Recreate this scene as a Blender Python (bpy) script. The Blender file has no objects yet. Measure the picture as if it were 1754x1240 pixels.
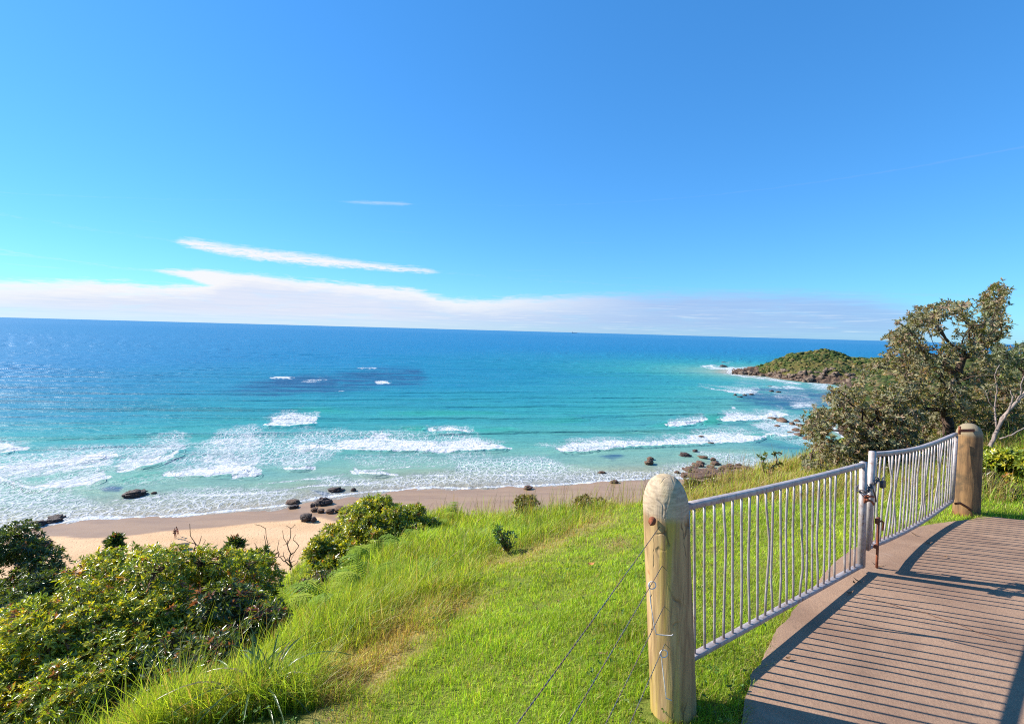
import bpy, math, random
import numpy as np
from mathutils import Vector, Matrix

R = math.radians
rng = np.random.default_rng(7)
random.seed(7)
scene = bpy.context.scene
col = scene.collection

# ------------------------------------------------------------------ camera
EYE = 36.0                      # metres above the sea
F, CX, CY = 830.0, 877.0, 585.0  # focal length and principal point, photo pixels
PITCH, ROLL = R(1.28), R(1.53)
fwd = np.array([0, math.cos(PITCH), -math.sin(PITCH)])
up0 = np.array([0, math.sin(PITCH), math.cos(PITCH)])
r0 = np.array([1.0, 0, 0])
rgt = math.cos(ROLL) * r0 + math.sin(ROLL) * up0
upv = math.cos(ROLL) * up0 - math.sin(ROLL) * r0
cam_d = bpy.data.cameras.new('camera')
cam = bpy.data.objects.new('camera', cam_d)
col.objects.link(cam)
M = Matrix(((rgt[0], upv[0], -fwd[0], 0), (rgt[1], upv[1], -fwd[1], 0), (rgt[2], upv[2], -fwd[2], EYE), (0, 0, 0, 1)))
cam.matrix_world = M
cam_d.sensor_width = 36.0
cam_d.lens = F / 1754 * 36.0
cam_d.shift_y = -35.0 / 1754
cam_d.clip_start = 0.05
cam_d.clip_end = 200000
scene.camera = cam

# ------------------------------------------------------------------ sky and sun
SUN_AZ, SUN_EL = R(-75), R(35.5)   # azimuth measured from +Y towards +X
world = bpy.data.worlds.new('World')
scene.world = world
world.use_nodes = True


class NT:
    """small node-tree helper"""
    def __init__(self, nt):
        self.nt = nt
        nt.nodes.clear()

    def n(self, typ, ins=None, **props):
        nd = self.nt.nodes.new(typ)
        for k, v in props.items():
            setattr(nd, k, v)
        for k, v in (ins or {}).items():
            self.set(nd.inputs[k], v)
        return nd

    def set(self, sock, v):
        if isinstance(v, bpy.types.NodeSocket):
            self.nt.links.new(v, sock)
        else:
            sock.default_value = v

    def math(self, op, a, b=None, c=None, clamp=False):
        nd = self.nt.nodes.new('ShaderNodeMath')
        nd.operation = op
        nd.use_clamp = clamp
        self.set(nd.inputs[0], a)
        if b is not None:
            self.set(nd.inputs[1], b)
        if c is not None:
            self.set(nd.inputs[2], c)
        return nd.outputs[0]

    def mix(self, fac, a, b, blend='MIX'):
        nd = self.nt.nodes.new('ShaderNodeMix')
        nd.data_type = 'RGBA'
        nd.blend_type = blend
        self.set(nd.inputs[0], fac)
        self.set(nd.inputs[6], a if isinstance(a, bpy.types.NodeSocket) else (*a[:3], 1))
        self.set(nd.inputs[7], b if isinstance(b, bpy.types.NodeSocket) else (*b[:3], 1))
        return nd.outputs[2]

    def smooth(self, v, lo, hi, a=0.0, b=1.0):
        nd = self.nt.nodes.new('ShaderNodeMapRange')
        nd.interpolation_type = 'SMOOTHSTEP'
        self.set(nd.inputs[0], v)
        self.set(nd.inputs[1], lo)
        self.set(nd.inputs[2], hi)
        self.set(nd.inputs[3], a)
        self.set(nd.inputs[4], b)
        return nd.outputs[0]

    def ramp(self, v, stops, interp='LINEAR'):
        nd = self.nt.nodes.new('ShaderNodeValToRGB')
        cr = nd.color_ramp
        cr.interpolation = interp
        while len(cr.elements) < len(stops):
            cr.elements.new(0.5)
        for e, (p, c) in zip(cr.elements, stops):
            e.position = p
            e.color = (*c[:3], 1) if not isinstance(c, (int, float)) else (c, c, c, 1)
        self.set(nd.inputs[0], v)
        return nd.outputs[0]

    def curve(self, v, pts):
        """float curve through (x, y) points, all in 0..1"""
        nd = self.nt.nodes.new('ShaderNodeFloatCurve')
        cm = nd.mapping.curves[0]
        pts = sorted(pts)
        while len(cm.points) < len(pts):
            cm.points.new(0.5, 0.5)
        for p, (x, y) in zip(cm.points, pts):
            p.location = (x, y)
        nd.mapping.update()
        self.set(nd.inputs['Value'], v)
        return nd.outputs[0]

    def noise(self, vec, scale, detail=4, rough=0.55, dist=0.0, dims='3D'):
        nd = self.nt.nodes.new('ShaderNodeTexNoise')
        nd.noise_dimensions = dims
        if vec is not None:
            self.set(nd.inputs['Vector'], vec)
        self.set(nd.inputs['Scale'], scale)
        self.set(nd.inputs['Detail'], detail)
        self.set(nd.inputs['Roughness'], rough)
        self.set(nd.inputs['Distortion'], dist)
        return nd.outputs[0]

    def mapping(self, vec, scale=(1, 1, 1), loc=(0, 0, 0), rot=(0, 0, 0)):
        nd = self.nt.nodes.new('ShaderNodeMapping')
        self.set(nd.inputs[0], vec)
        nd.inputs['Scale'].default_value = scale
        nd.inputs['Location'].default_value = loc
        nd.inputs['Rotation'].default_value = rot
        return nd.outputs[0]


def ang(px, py):
    """photo pixel -> world azimuth / elevation in degrees"""
    d = fwd + rgt * (px - CX) / F - upv * (py - CY) / F
    return math.degrees(math.atan2(d[0], d[1])), math.degrees(math.atan2(d[2], math.hypot(d[0], d[1])))


w = NT(world.node_tree)
sky = w.n('ShaderNodeTexSky', sky_type='NISHITA', sun_disc=False, sun_elevation=SUN_EL, sun_rotation=SUN_AZ,
          altitude=30, air_density=1.0, dust_density=0.1, ozone_density=3.0)
hs = w.n('ShaderNodeHueSaturation', {'Hue': 0.497, 'Saturation': 1.22, 'Value': 1.0, 'Color': sky.outputs[0]})
sg = w.n('ShaderNodeGamma', {0: w.mix(1.0, hs.outputs[0], (0.80, 1.14, 1.24), 'MULTIPLY'), 1: 0.65})
skyc = w.n('ShaderNodeVectorMath', {0: sg.outputs[0], 1: (0.99, 1.70, 2.50)}, operation='MULTIPLY').outputs[0]
gen = w.n('ShaderNodeTexCoord').outputs['Generated']
sp = w.n('ShaderNodeSeparateXYZ', {0: gen})
azr = w.math('ARCTAN2', sp.outputs[0], sp.outputs[1])
elr = w.math('ARCSINE', sp.outputs[2])
az = w.math('MULTIPLY', azr, 180 / math.pi)
el = w.math('MULTIPLY', elr, 180 / math.pi)
azn = w.math('MULTIPLY_ADD', az, 1 / 160, 0.5)           # -80..80 deg -> 0..1
cvec = w.n('ShaderNodeCombineXYZ', {0: w.math('MULTIPLY', az, 0.16), 1: el, 2: 0.0}).outputs[0]
nz1 = w.noise(cvec, 0.9, 6, 0.62, 0.3)
nz2 = w.noise(w.mapping(cvec, (1.6, 2.2, 1), (7, 3, 1)), 1.6, 7, 0.68, 0.6)


def az_curve(pts, scale):
    return w.math('MULTIPLY', w.curve(azn, [((ang(x, y)[0] / 160 + 0.5), v / scale) for x, y, v in pts]), scale)


edge_px = [(-500, 500, None), (0, 479, None), (150, 482, None), (290, 488, None), (345, 487, None), (385, 474, None), (430, 470, None), (560, 482, None), (700, 494, None), (790, 512, None),
           (900, 508, None), (1050, 503, None), (1250, 499, None), (1440, 502, None), (1560, 520, None), (1700, 560, None), (2400, 600, None)]
edge = az_curve([(x, y, max(0.05, ang(x, y)[1])) for x, y, _ in edge_px], 10.0)
wob = w.math('MULTIPLY', w.math('SUBTRACT', nz2, 0.5), 1.9)
soft = az_curve([(-500, 480, 1.0), (0, 480, 0.7), (300, 480, 0.5), (700, 480, 0.6), (1000, 480, 0.9), (1500, 480, 1.5), (2400, 480, 2.0)], 3.0)
t = w.math('DIVIDE', w.math('ADD', w.math('SUBTRACT', edge, el), wob), soft)
bank = w.smooth(t, -0.5, 1.0)
dens = az_curve([(-600, 480, 0.9), (0, 480, 0.95), (400, 480, 0.98), (800, 480, 0.92), (1200, 480, 0.86), (1500, 480, 0.78), (1700, 480, 0.3), (2400, 480, 0.1)], 1.0)
bank = w.math('MULTIPLY', bank, dens)
bank = w.math('MULTIPLY', bank, w.smooth(nz1, 0.22, 0.5, 0.72, 1.0))
bank = w.math('MULTIPLY', bank, w.smooth(el, 0.0, 1.6, 0.72, 1.0))
# the single long streak
line = az_curve([(-100, 400, 8.4), (220, 402, ang(220, 402)[1]), (300, 412, ang(300, 412)[1]), (400, 430, ang(400, 430)[1]), (520, 444, ang(520, 444)[1]),
                 (640, 456, ang(640, 456)[1]), (740, 465, ang(740, 465)[1]), (900, 478, ang(900, 478)[1])], 12.0)
th = az_curve([(240, 410, 0.0), (285, 410, 0.0), (310, 410, 0.36), (400, 430, 0.66), (500, 442, 0.72), (600, 452, 0.5), (690, 462, 0.42), (745, 465, 0.22), (765, 466, 0.0), (900, 470, 0.0)], 1.0)
nz3 = w.noise(w.mapping(cvec, (3.2, 3.4, 1), (2, 8, 1)), 1.8, 6, 0.7, 0.5)
wob2 = w.math('ADD', w.math('MULTIPLY', w.math('SUBTRACT', nz2, 0.5), 1.0), w.math('MULTIPLY', w.math('SUBTRACT', nz3, 0.5), 0.9))
dl = w.math('ABSOLUTE', w.math('ADD', w.math('SUBTRACT', el, line), wob2))
streak = w.smooth(w.math('SUBTRACT', th, dl), -0.10, 0.50)
streak = w.math('MULTIPLY', streak, w.smooth(nz3, 0.30, 0.56, 0.35, 1.0))
streak = w.math('MULTIPLY', streak, w.smooth(nz1, 0.2, 0.55, 0.55, 1.0))
# the wedge of cloud that rises out of the bank
line2 = az_curve([(-100, 440, 6.6), (200, 458, ang(200, 458)[1]), (262, 463, ang(262, 463)[1]), (320, 470, ang(320, 470)[1]), (380, 480, ang(380, 480)[1]), (460, 490, ang(460, 490)[1]), (700, 520, ang(700, 520)[1])], 12.0)
th2 = az_curve([(200, 410, 0.0), (240, 410, 0.0), (275, 410, 0.22), (320, 430, 0.50), (380, 442, 0.95), (430, 452, 1.0), (500, 462, 0.6), (560, 465, 0.0)], 1.5)
dl2 = w.math('ABSOLUTE', w.math('ADD', w.math('SUBTRACT', el, line2), w.math('MULTIPLY', wob2, 0.7)))
wedge = w.math('MULTIPLY', w.smooth(w.math('SUBTRACT', th2, dl2), -0.12, 0.40), 0.96)
# a faint short streak high above
line3 = az_curve([(400, 343, ang(400, 343)[1]), (560, 345, ang(560, 345)[1]), (720, 350, ang(720, 350)[1]), (900, 352, ang(900, 352)[1])], 20.0)
th3 = az_curve([(480, 410, 0.0), (560, 410, 0.0), (610, 410, 0.20), (680, 430, 0.26), (715, 442, 0.0), (800, 452, 0.0)], 1.0)
dl3 = w.math('ABSOLUTE', w.math('ADD', w.math('SUBTRACT', el, line3), w.math('MULTIPLY', wob2, 0.35)))
faint = w.math('MULTIPLY', w.smooth(w.math('SUBTRACT', th3, dl3), -0.05, 0.3), 0.30)
# faint wisps
wis = w.noise(w.mapping(cvec, (0.35, 2.4, 1), (3, 9, 4)), 1.2, 6, 0.6, 0.4)
wis = w.math('MULTIPLY', w.smooth(wis, 0.62, 0.82), w.smooth(el, 12.5, 8.0, 0.0, 0.22))
wis = w.math('MULTIPLY', wis, w.smooth(el, 2.0, 4.0))
cl = w.math('MAXIMUM', w.math('MAXIMUM', w.math('MAXIMUM', bank, wedge), streak), w.math('MAXIMUM', wis, faint))
cw = w.ramp(azn, [(0.0, (0.80, 0.83, 0.96)), (0.40, (0.76, 0.81, 0.96)), (0.50, (0.60, 0.70, 0.93)), (0.60, (0.42, 0.57, 0.88)), (0.72, (0.35, 0.52, 0.86))])
cmod = w.noise(w.mapping(cvec, (0.7, 3.0, 1), (1, 1, 2)), 1.1, 5, 0.6)
cw = w.mix(w.smooth(cmod, 0.40, 0.72, 0.0, 0.30), cw, (0.52, 0.70, 0.96))
rim = w.math('MULTIPLY', w.math('MULTIPLY', w.smooth(t, 3.6, 0.6), w.smooth(azn, 0.62, 0.44)), 0.95)
cw = w.mix(w.math('MAXIMUM', rim, w.math('MAXIMUM', w.math('MULTIPLY', streak, 0.9), w.math('MULTIPLY', wedge, w.smooth(el, 3.6, 5.0, 0.0, 0.9)))), cw, (0.97, 0.96, 0.97))
low = w.math('MULTIPLY', w.smooth(w.noise(w.mapping(cvec, (1.0, 5.0, 1), (5, 2, 2)), 1.3, 6, 0.65), 0.52, 0.72), w.smooth(el, 4.2, 2.0, 0.0, 0.55))
cw = w.mix(low, cw, (0.9, 0.92, 0.97))
CLOUD = 7.65
cwv = w.n('ShaderNodeVectorMath', {0: cw, 1: (CLOUD, CLOUD, CLOUD)}, operation='MULTIPLY').outputs[0]
final = w.mix(cl, skyc, cwv)
bg = w.n('ShaderNodeBackground', {'Color': final, 'Strength': 0.070})
w.n('ShaderNodeOutputWorld', {0: bg.outputs[0]})

sd = bpy.data.lights.new('sun', 'SUN')
sd.energy = 5.0
sd.angle = R(0.53)
sd.color = (1.0, 0.955, 0.87)
sun = bpy.data.objects.new('sun', sd)
col.objects.link(sun)
sdir = Vector((math.sin(SUN_AZ) * math.cos(SUN_EL), math.cos(SUN_AZ) * math.cos(SUN_EL), math.sin(SUN_EL)))
sun.rotation_euler = (-sdir).to_track_quat('-Z', 'Y').to_euler()

scene.view_settings.view_transform = 'Standard'
scene.view_settings.look = 'None'
scene.view_settings.exposure = 0.9
scene.view_settings.gamma = 1.0
scene.render.engine = 'CYCLES'
scene.cycles.max_bounces = 8
scene.cycles.transparent_max_bounces = 8
scene.cycles.use_denoising = False
scene.cycles.filter_width = 1.1
scene.cycles.sample_clamp_indirect = 4.0


# ------------------------------------------------------------------ geometry of the view
def P(px, py, Y):
    """point on the ray through a photo pixel at forward distance Y"""
    d = fwd + rgt * (px - CX) / F - upv * (py - CY) / F
    d = d * (Y / d[1])
    return np.array([d[0], d[1], EYE + d[2]])


def on_plane(px, py, z=0.0):
    d = fwd + rgt * (px - CX) / F - upv * (py - CY) / F
    k = (z - EYE) / d[2]
    return np.array([d[0] * k, d[1] * k, z])


def project(V):
    V = np.asarray(V, float)
    q = V - np.array([0, 0, EYE])
    zc = q @ fwd
    zc = np.where(np.abs(zc) < 1e-6, 1e-6, zc)
    return CX + F * (q @ rgt) / zc, CY - F * (q @ upv) / zc, zc


# ------------------------------------------------------------------ numeric noise
def _h(ix, iy, s):
    n = (ix.astype(np.int64) * 374761393 + iy.astype(np.int64) * 668265263 + s * 974634643) & 0x7fffffff
    n = ((n ^ (n >> 13)) * 1274126177) & 0x7fffffff
    n = n ^ (n >> 16)
    return (n & 0xffff) / 65535.0


def vnoise(x, y, s=0):
    x = np.asarray(x, float)
    y = np.asarray(y, float)
    ix = np.floor(x)
    iy = np.floor(y)
    fx = x - ix
    fy = y - iy
    fx = fx * fx * (3 - 2 * fx)
    fy = fy * fy * (3 - 2 * fy)
    a = _h(ix, iy, s)
    b = _h(ix + 1, iy, s)
    c = _h(ix, iy + 1, s)
    d = _h(ix + 1, iy + 1, s)
    return (a * (1 - fx) + b * fx) * (1 - fy) + (c * (1 - fx) + d * fx) * fy


def fbm(x, y, s=0, oct=4):
    v = 0
    a = 0.5
    t = 0
    for k in range(oct):
        v = v + a * vnoise(np.asarray(x) * 2 ** k, np.asarray(y) * 2 ** k, s + k * 17)
        t += a
        a *= 0.5
    return v / t - 0.5


def sstep(a, b, x):
    x = np.asarray(x, float)
    t = np.clip((x - a) / (b - a), 0, 1)
    return t * t * (3 - 2 * t)


def poly_mask(px, py, poly, soft, syscale=1.0):
    """soft inside-mask of a polygon (points in photo pixels), 1 well inside"""
    poly = np.array(poly, float)
    x0, y0 = poly.min(0) - soft * 2
    x1, y1 = poly.max(0) + soft * 2
    out = np.zeros(px.shape)
    sel = (px > x0) & (px < x1) & (py > y0) & (py < y1)
    if not sel.any():
        return out
    X = px[sel]
    Y = py[sel]
    ins = np.zeros(X.shape, bool)
    dm = np.full(X.shape, 1e9)
    n = len(poly)
    for i in range(n):
        ax, ay = poly[i]
        bx, by = poly[(i + 1) % n]
        c = (ay > Y) != (by > Y)
        if ay != by:
            ins ^= c & (X < (bx - ax) * (Y - ay) / (by - ay) + ax)
        ex, ey = bx - ax, (by - ay) * syscale
        L = ex * ex + ey * ey + 1e-9
        t = np.clip(((X - ax) * ex + (Y - ay) * syscale * ey) / L, 0, 1)
        d = np.hypot(X - ax - t * ex, (Y - ay) * syscale - t * ey)
        dm = np.minimum(dm, d)
    sdm = np.where(ins, dm, -dm)
    out[sel] = sstep(-soft, soft, sdm)
    return out


def line_mask(px, py, pts, width, syscale=1.0):
    pts = np.array(pts, float)
    dm = np.full(px.shape, 1e9)
    for (ax, ay), (bx, by) in zip(pts[:-1], pts[1:]):
        ex, ey = bx - ax, (by - ay) * syscale
        L = ex * ex + ey * ey + 1e-9
        t = np.clip(((px - ax) * ex + (py - ay) * syscale * ey) / L, 0, 1)
        dm = np.minimum(dm, np.hypot(px - ax - t * ex, (py - ay) * syscale - t * ey))
    return 1 - sstep(width * 0.35, width, dm)


# ------------------------------------------------------------------ the lie of the land
GX0, GY0, GTX, GTY = 0.957, 2.62, 0.813, 0.582     # the gate line


def slab_D(y):
    return 1.93 + 0.015 * y


CREST_X = [-40, -14, -9, -6, -4, -2, 0, 2, 5, 8, 12, 20, 45]
CREST_Y = [2, 5, 7.2, 9.5, 12.4, 13.6, 12.4, 11.2, 11.6, 13.2, 18, 27, 50]


def ground_D(x, y):
    x = np.asarray(x, float)
    y = np.asarray(y, float)
    g = (x - GX0) * -GTY + (y - GY0) * GTX
    gp = 0.25 * np.log1p(np.exp(np.clip((g - 0.15) / 0.25, -40, 40)))
    D = slab_D(np.clip(y, 0, 8)) + 0.025 + 0.33 * gp
    s = np.maximum(0, y - np.interp(x, CREST_X, CREST_Y))
    D = D + 1.3 * s * s / (s + 5)
    s2 = np.maximum(0, -2.0 - x)
    D = D + 0.62 * s2 * s2 / (s2 + 0.9) * sstep(12.5, 8.5, y) + 0.12 * s2 * sstep(8.5, 12.5, y)
    bump = fbm(x * 0.8, y * 0.8, 3) * 0.30 + fbm(x * 3, y * 3, 5) * 0.08
    D = D + bump * sstep(0.2, 1.8, g)
    return np.minimum(D, EYE + 0.6)


def ground_z(x, y):
    return EYE - ground_D(x, y)


def hit(px, py, y0=1.0, y1=45.0):
    """first ground point behind a photo pixel"""
    Y = np.linspace(y0, y1, 2200)
    d = fwd + rgt * (px - CX) / F - upv * (py - CY) / F
    p = np.outer(Y / d[1], d)
    below = p[:, 2] + EYE <= ground_z(p[:, 0], p[:, 1])
    i = int(np.argmax(below)) if below.any() else len(Y) - 1
    return np.array([p[i, 0], p[i, 1], p[i, 2] + EYE])


# ------------------------------------------------------------------ mesh helpers
def mesh_np(name, V, faces, mat=None, cols=None, attrs=None, smooth=False):
    """faces: list of integer arrays (n,3) or (n,4)"""
    if not isinstance(faces, (list, tuple)):
        faces = [faces]
    faces = [np.asarray(f, np.int32) for f in faces if len(f)]
    V = np.ascontiguousarray(V, np.float32)
    me = bpy.data.meshes.new(name)
    me.vertices.add(len(V))
    me.vertices.foreach_set('co', V.ravel())
    tot = np.concatenate([np.full(len(f), f.shape[1], np.int32) for f in faces])
    loops = np.concatenate([f.ravel() for f in faces])
    me.loops.add(len(loops))
    me.loops.foreach_set('vertex_index', loops)
    me.polygons.add(len(tot))
    me.polygons.foreach_set('loop_start', np.concatenate([[0], np.cumsum(tot)[:-1]]).astype(np.int32))
    me.polygons.foreach_set('loop_total', tot)
    if smooth:
        me.polygons.foreach_set('use_smooth', np.ones(len(tot), bool))
    if cols is not None:
        a = me.attributes.new('tint', 'FLOAT_COLOR', 'POINT')
        c = np.ones((len(V), 4), np.float32)
        c[:, :3] = cols
        a.data.foreach_set('color', c.ravel())
    for k, v in (attrs or {}).items():
        a = me.attributes.new(k, 'FLOAT', 'POINT')
        a.data.foreach_set('value', np.ascontiguousarray(v, np.float32))
    me.update(calc_edges=True)
    me.validate()
    if mat:
        me.materials.append(mat)
    return me


def link(name, me, parent=None, loc=None):
    o = bpy.data.objects.new(name, me)
    col.objects.link(o)
    if parent is not None:
        o.parent = parent
    if loc is not None:
        o.location = loc
    return o


def tag(o, label=None, cat=None, group=None, kind=None):
    if label:
        o['label'] = label
    if cat:
        o['category'] = cat
    if group:
        o['group'] = group
    if kind:
        o['kind'] = kind
    return o


def thing(name, label, cat, loc, group=None):
    o = bpy.data.objects.new(name, None)
    col.objects.link(o)
    o.empty_display_size = 0.2
    o.location = [float(c) for c in loc]
    return tag(o, label, cat, group)


class MB:
    """collects shapes into one mesh"""
    def __init__(self):
        self.V, self.T, self.Q, self.n = [], [], [], 0

    def add(self, V, tris=None, quads=None):
        V = np.asarray(V, float)
        if tris is not None and len(tris):
            self.T.append(np.asarray(tris) + self.n)
        if quads is not None and len(quads):
            self.Q.append(np.asarray(quads) + self.n)
        self.V.append(V)
        self.n += len(V)

    def tube(self, pts, rad, sides=8, cap=True):
        pts = np.asarray(pts, float)
        rad = np.broadcast_to(np.asarray(rad, float), (len(pts),))
        tang = np.gradient(pts, axis=0)
        tang /= np.linalg.norm(tang, axis=1)[:, None] + 1e-12
        ref = np.array([0, 0, 1.0]) if abs(tang[0, 2]) < 0.9 else np.array([1.0, 0, 0])
        rings = []
        for p, tg, r in zip(pts, tang, rad):
            u = np.cross(tg, ref)
            u /= np.linalg.norm(u) + 1e-12
            v = np.cross(u, tg)
            ref = v
            a = np.arange(sides) * 2 * math.pi / sides
            rings.append(p + r * (np.outer(np.cos(a), u) + np.outer(np.sin(a), v)))
        n = len(pts)
        V = np.concatenate(rings)
        i = np.arange(sides)
        j = (i + 1) % sides
        Q = np.concatenate([np.stack([k * sides + i, k * sides + j, (k + 1) * sides + j, (k + 1) * sides + i], 1) for k in range(n - 1)])
        T = None
        if cap:
            V = np.concatenate([V, pts[:1], pts[-1:]])
            T = np.concatenate([np.stack([np.full(sides, n * sides), j, i], 1), np.stack([np.full(sides, n * sides + 1), (n - 1) * sides + i, (n - 1) * sides + j], 1)])
        self.add(V, T, Q)

    def bar(self, pts, w, h, side, bev=0.004):
        """rectangular tube along pts; side = horizontal unit vector across, height is along z"""
        pts = np.asarray(pts, float)
        side = np.asarray(side, float)
        pr = np.array([(-w / 2 + bev, -h / 2), (w / 2 - bev, -h / 2), (w / 2, -h / 2 + bev), (w / 2, h / 2 - bev), (w / 2 - bev, h / 2), (-w / 2 + bev, h / 2), (-w / 2, h / 2 - bev), (-w / 2, -h / 2 + bev)])
        tg = pts[-1] - pts[0]
        tg /= np.linalg.norm(tg)
        upd = np.cross(side, tg)
        upd /= np.linalg.norm(upd)
        if upd[2] < 0 and abs(upd[2]) > 0.3:
            upd = -upd
        k = len(pr)
        V = np.concatenate([p + np.outer(pr[:, 0], side) + np.outer(pr[:, 1], upd) for p in pts])
        i = np.arange(k)
        j = (i + 1) % k
        n = len(pts)
        Q = np.concatenate([np.stack([m * k + i, m * k + j, (m + 1) * k + j, (m + 1) * k + i], 1) for m in range(n - 1)])
        V = np.concatenate([V, pts[:1], pts[-1:]])
        T = np.concatenate([np.stack([np.full(k, n * k), j, i], 1), np.stack([np.full(k, n * k + 1), (n - 1) * k + i, (n - 1) * k + j], 1)])
        self.add(V, T, Q)

    def build(self, name, mat, parent=None, smooth=False, cols=None, loc=None):
        V = np.concatenate(self.V)
        if parent is not None:
            V = V - np.array(parent.matrix_basis.translation) if parent.parent is None else V - np.array(parent.parent.matrix_basis.translation)
        fs = []
        if self.T:
            fs.append(np.concatenate(self.T))
        if self.Q:
            fs.append(np.concatenate(self.Q))
        o = link(name, mesh_np(name, V, fs, mat, cols=cols, smooth=smooth), parent, loc)
        return o


def segs_mesh(p0, p1, ra, rb, sides=5):
    """many straight tapered tubes at once"""
    d = p1 - p0
    L = np.linalg.norm(d, axis=1)[:, None] + 1e-9
    d = d / L
    ref = np.where(np.abs(d[:, 2:3]) < 0.9, np.array([[0, 0, 1.0]]), np.array([[1.0, 0, 0]]))
    u = np.cross(d, ref)
    u /= np.linalg.norm(u, axis=1)[:, None]
    v = np.cross(d, u)
    a = np.arange(sides) * 2 * math.pi / sides
    ring = u[:, None, :] * np.cos(a)[None, :, None] + v[:, None, :] * np.sin(a)[None, :, None]
    A = p0[:, None, :] + ring * np.asarray(ra)[:, None, None]
    B = p1[:, None, :] + ring * np.asarray(rb)[:, None, None]
    n = len(p0)
    V = np.concatenate([A, B], 1).reshape(-1, 3)
    i = np.arange(sides)
    j = (i + 1) % sides
    q = np.stack([i, j, sides + j, sides + i], 1)
    Q = (np.arange(n)[:, None, None] * 2 * sides + q[None]).reshape(-1, 4)
    return V, Q


# ------------------------------------------------------------------ materials
def mat(name):
    m = bpy.data.materials.new(name)
    m.use_nodes = True
    return m, NT(m.node_tree)


def pbsdf(n, color, rough=0.6, spec=0.5, normal=None, metal=0.0, **kw):
    ins = {'Base Color': color if isinstance(color, bpy.types.NodeSocket) else (*color[:3], 1), 'Roughness': rough, 'Specular IOR Level': spec, 'Metallic': metal}
    if normal is not None:
        ins['Normal'] = normal
    ins.update(kw)
    return n.n('ShaderNodeBsdfPrincipled', ins).outputs[0]


def out(n, sh):
    n.n('ShaderNodeOutputMaterial', {0: sh})


def bump(n, h, strength=0.5, dist=0.02, normal=None):
    ins = {'Height': h, 'Strength': strength, 'Distance': dist}
    if normal is not None:
        ins['Normal'] = normal
    return n.n('ShaderNodeBump', ins).outputs[0]


def leaf_material(name, under=(0.16, 0.17, 0.11), under_f=0.25, trans=0.35, rough=0.42, spec=0.5, tgain=(1.5, 1.5, 0.5)):
    m, n = mat(name)
    c = n.n('ShaderNodeAttribute', attribute_name='tint').outputs['Color']
    geo = n.n('ShaderNodeNewGeometry')
    base = n.mix(n.math('MULTIPLY', geo.outputs['Backfacing'], under_f), c, under)
    p = pbsdf(n, base, rough, spec)
    tc = n.mix(1.0, c, tgain, 'MULTIPLY')
    tr = n.n('ShaderNodeBsdfTranslucent', {'Color': tc}).outputs[0]
    mx = n.n('ShaderNodeMixShader', {0: trans, 1: p, 2: tr}).outputs[0]
    out(n, mx)
    return m


def objco(n):
    return n.n('ShaderNodeTexCoord').outputs['Object']


M_leaf = leaf_material('glossy_leaf', under_f=0.15, trans=0.35, rough=0.30, spec=0.6)
M_banksia = leaf_material('leathery_leaf', under=(0.36, 0.34, 0.26), under_f=0.35, trans=0.25, rough=0.5, spec=0.3)
M_grass = leaf_material('grass_blade', under=(0.2, 0.25, 0.08), under_f=0.0, trans=0.45, rough=0.5, spec=0.35, tgain=(1.35, 1.35, 0.6))
M_fern = leaf_material('fern_frond', under=(0.2, 0.25, 0.08), under_f=0.1, trans=0.4, rough=0.7, spec=0.12)


def bark_material(name, c1, c2, scale=18):
    m, n = mat(name)
    v = objco(n)
    nz = n.noise(n.mapping(v, (1, 1, 0.35)), scale, 6, 0.65, 0.4)
    c = n.mix(n.smooth(nz, 0.3, 0.7), c1, c2)
    out(n, pbsdf(n, c, 0.85, 0.2, bump(n, nz, 0.6, 0.02)))
    return m


M_bark = bark_material('dark_bark', (0.045, 0.028, 0.022), (0.14, 0.09, 0.065))
M_twig = bark_material('twig_bark', (0.09, 0.05, 0.03), (0.2, 0.13, 0.085))
M_palebark = bark_material('weathered_bark', (0.17, 0.125, 0.105), (0.34, 0.265, 0.23), 12)

# wood of the round posts
M_post, n = mat('treated_pine')
v = objco(n)
grain = n.noise(n.mapping(v, (7, 7, 0.55)), 3.2, 7, 0.62, 0.8)
streak_n = n.noise(n.mapping(v, (3.2, 3.2, 0.25), (3, 1, 0)), 2.2, 4, 0.55, 0.4)
c = n.mix(n.smooth(grain, 0.3, 0.72), (0.53, 0.345, 0.155), (0.24, 0.135, 0.065))
c = n.mix(n.smooth(streak_n, 0.48, 0.60, 0.0, 0.75), c, (0.46, 0.33, 0.05))
c = n.mix(n.smooth(n.noise(v, 2.1, 4, 0.6), 0.55, 0.75, 0.0, 0.45), c, (0.25, 0.20, 0.145))
band = n.noise(n.mapping(v, (11, 11, 0.4), (1, 4, 2)), 1.3, 5, 0.6, 0.5)
c = n.mix(n.smooth(band, 0.46, 0.62, 0.0, 0.6), c, (0.17, 0.095, 0.05))
rust = n.noise(n.mapping(v, (9, 9, 2.2), (5, 2, 1)), 1.4, 4, 0.6, 1.2)
c = n.mix(n.smooth(rust, 0.66, 0.74, 0.0, 0.65), c, (0.36, 0.13, 0.04))
crk = n.n('ShaderNodeTexVoronoi', {'Vector': n.mapping(n.n('ShaderNodeVectorMath', {0: v, 1: n.n('ShaderNodeVectorMath', {0: n.n('ShaderNodeTexNoise', {'Vector': v, 'Scale': 5.0, 'Detail': 3.0}).outputs[1], 1: (0.12, 0.12, 0.12)}, operation='MULTIPLY').outputs[0]}, operation='ADD').outputs[0], (6, 6, 0.28)), 'Scale': 1.0}, feature='DISTANCE_TO_EDGE').outputs[0]
ck = n.math('MULTIPLY', n.smooth(crk, 0.0, 0.022, 1.0, 0.0), n.smooth(n.noise(v, 3.5, 2), 0.48, 0.6))
c = n.mix(n.math('MULTIPLY', ck, 0.75), c, (0.10, 0.06, 0.035))
sz = n.n('ShaderNodeSeparateXYZ', {0: v}).outputs[2]
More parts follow.
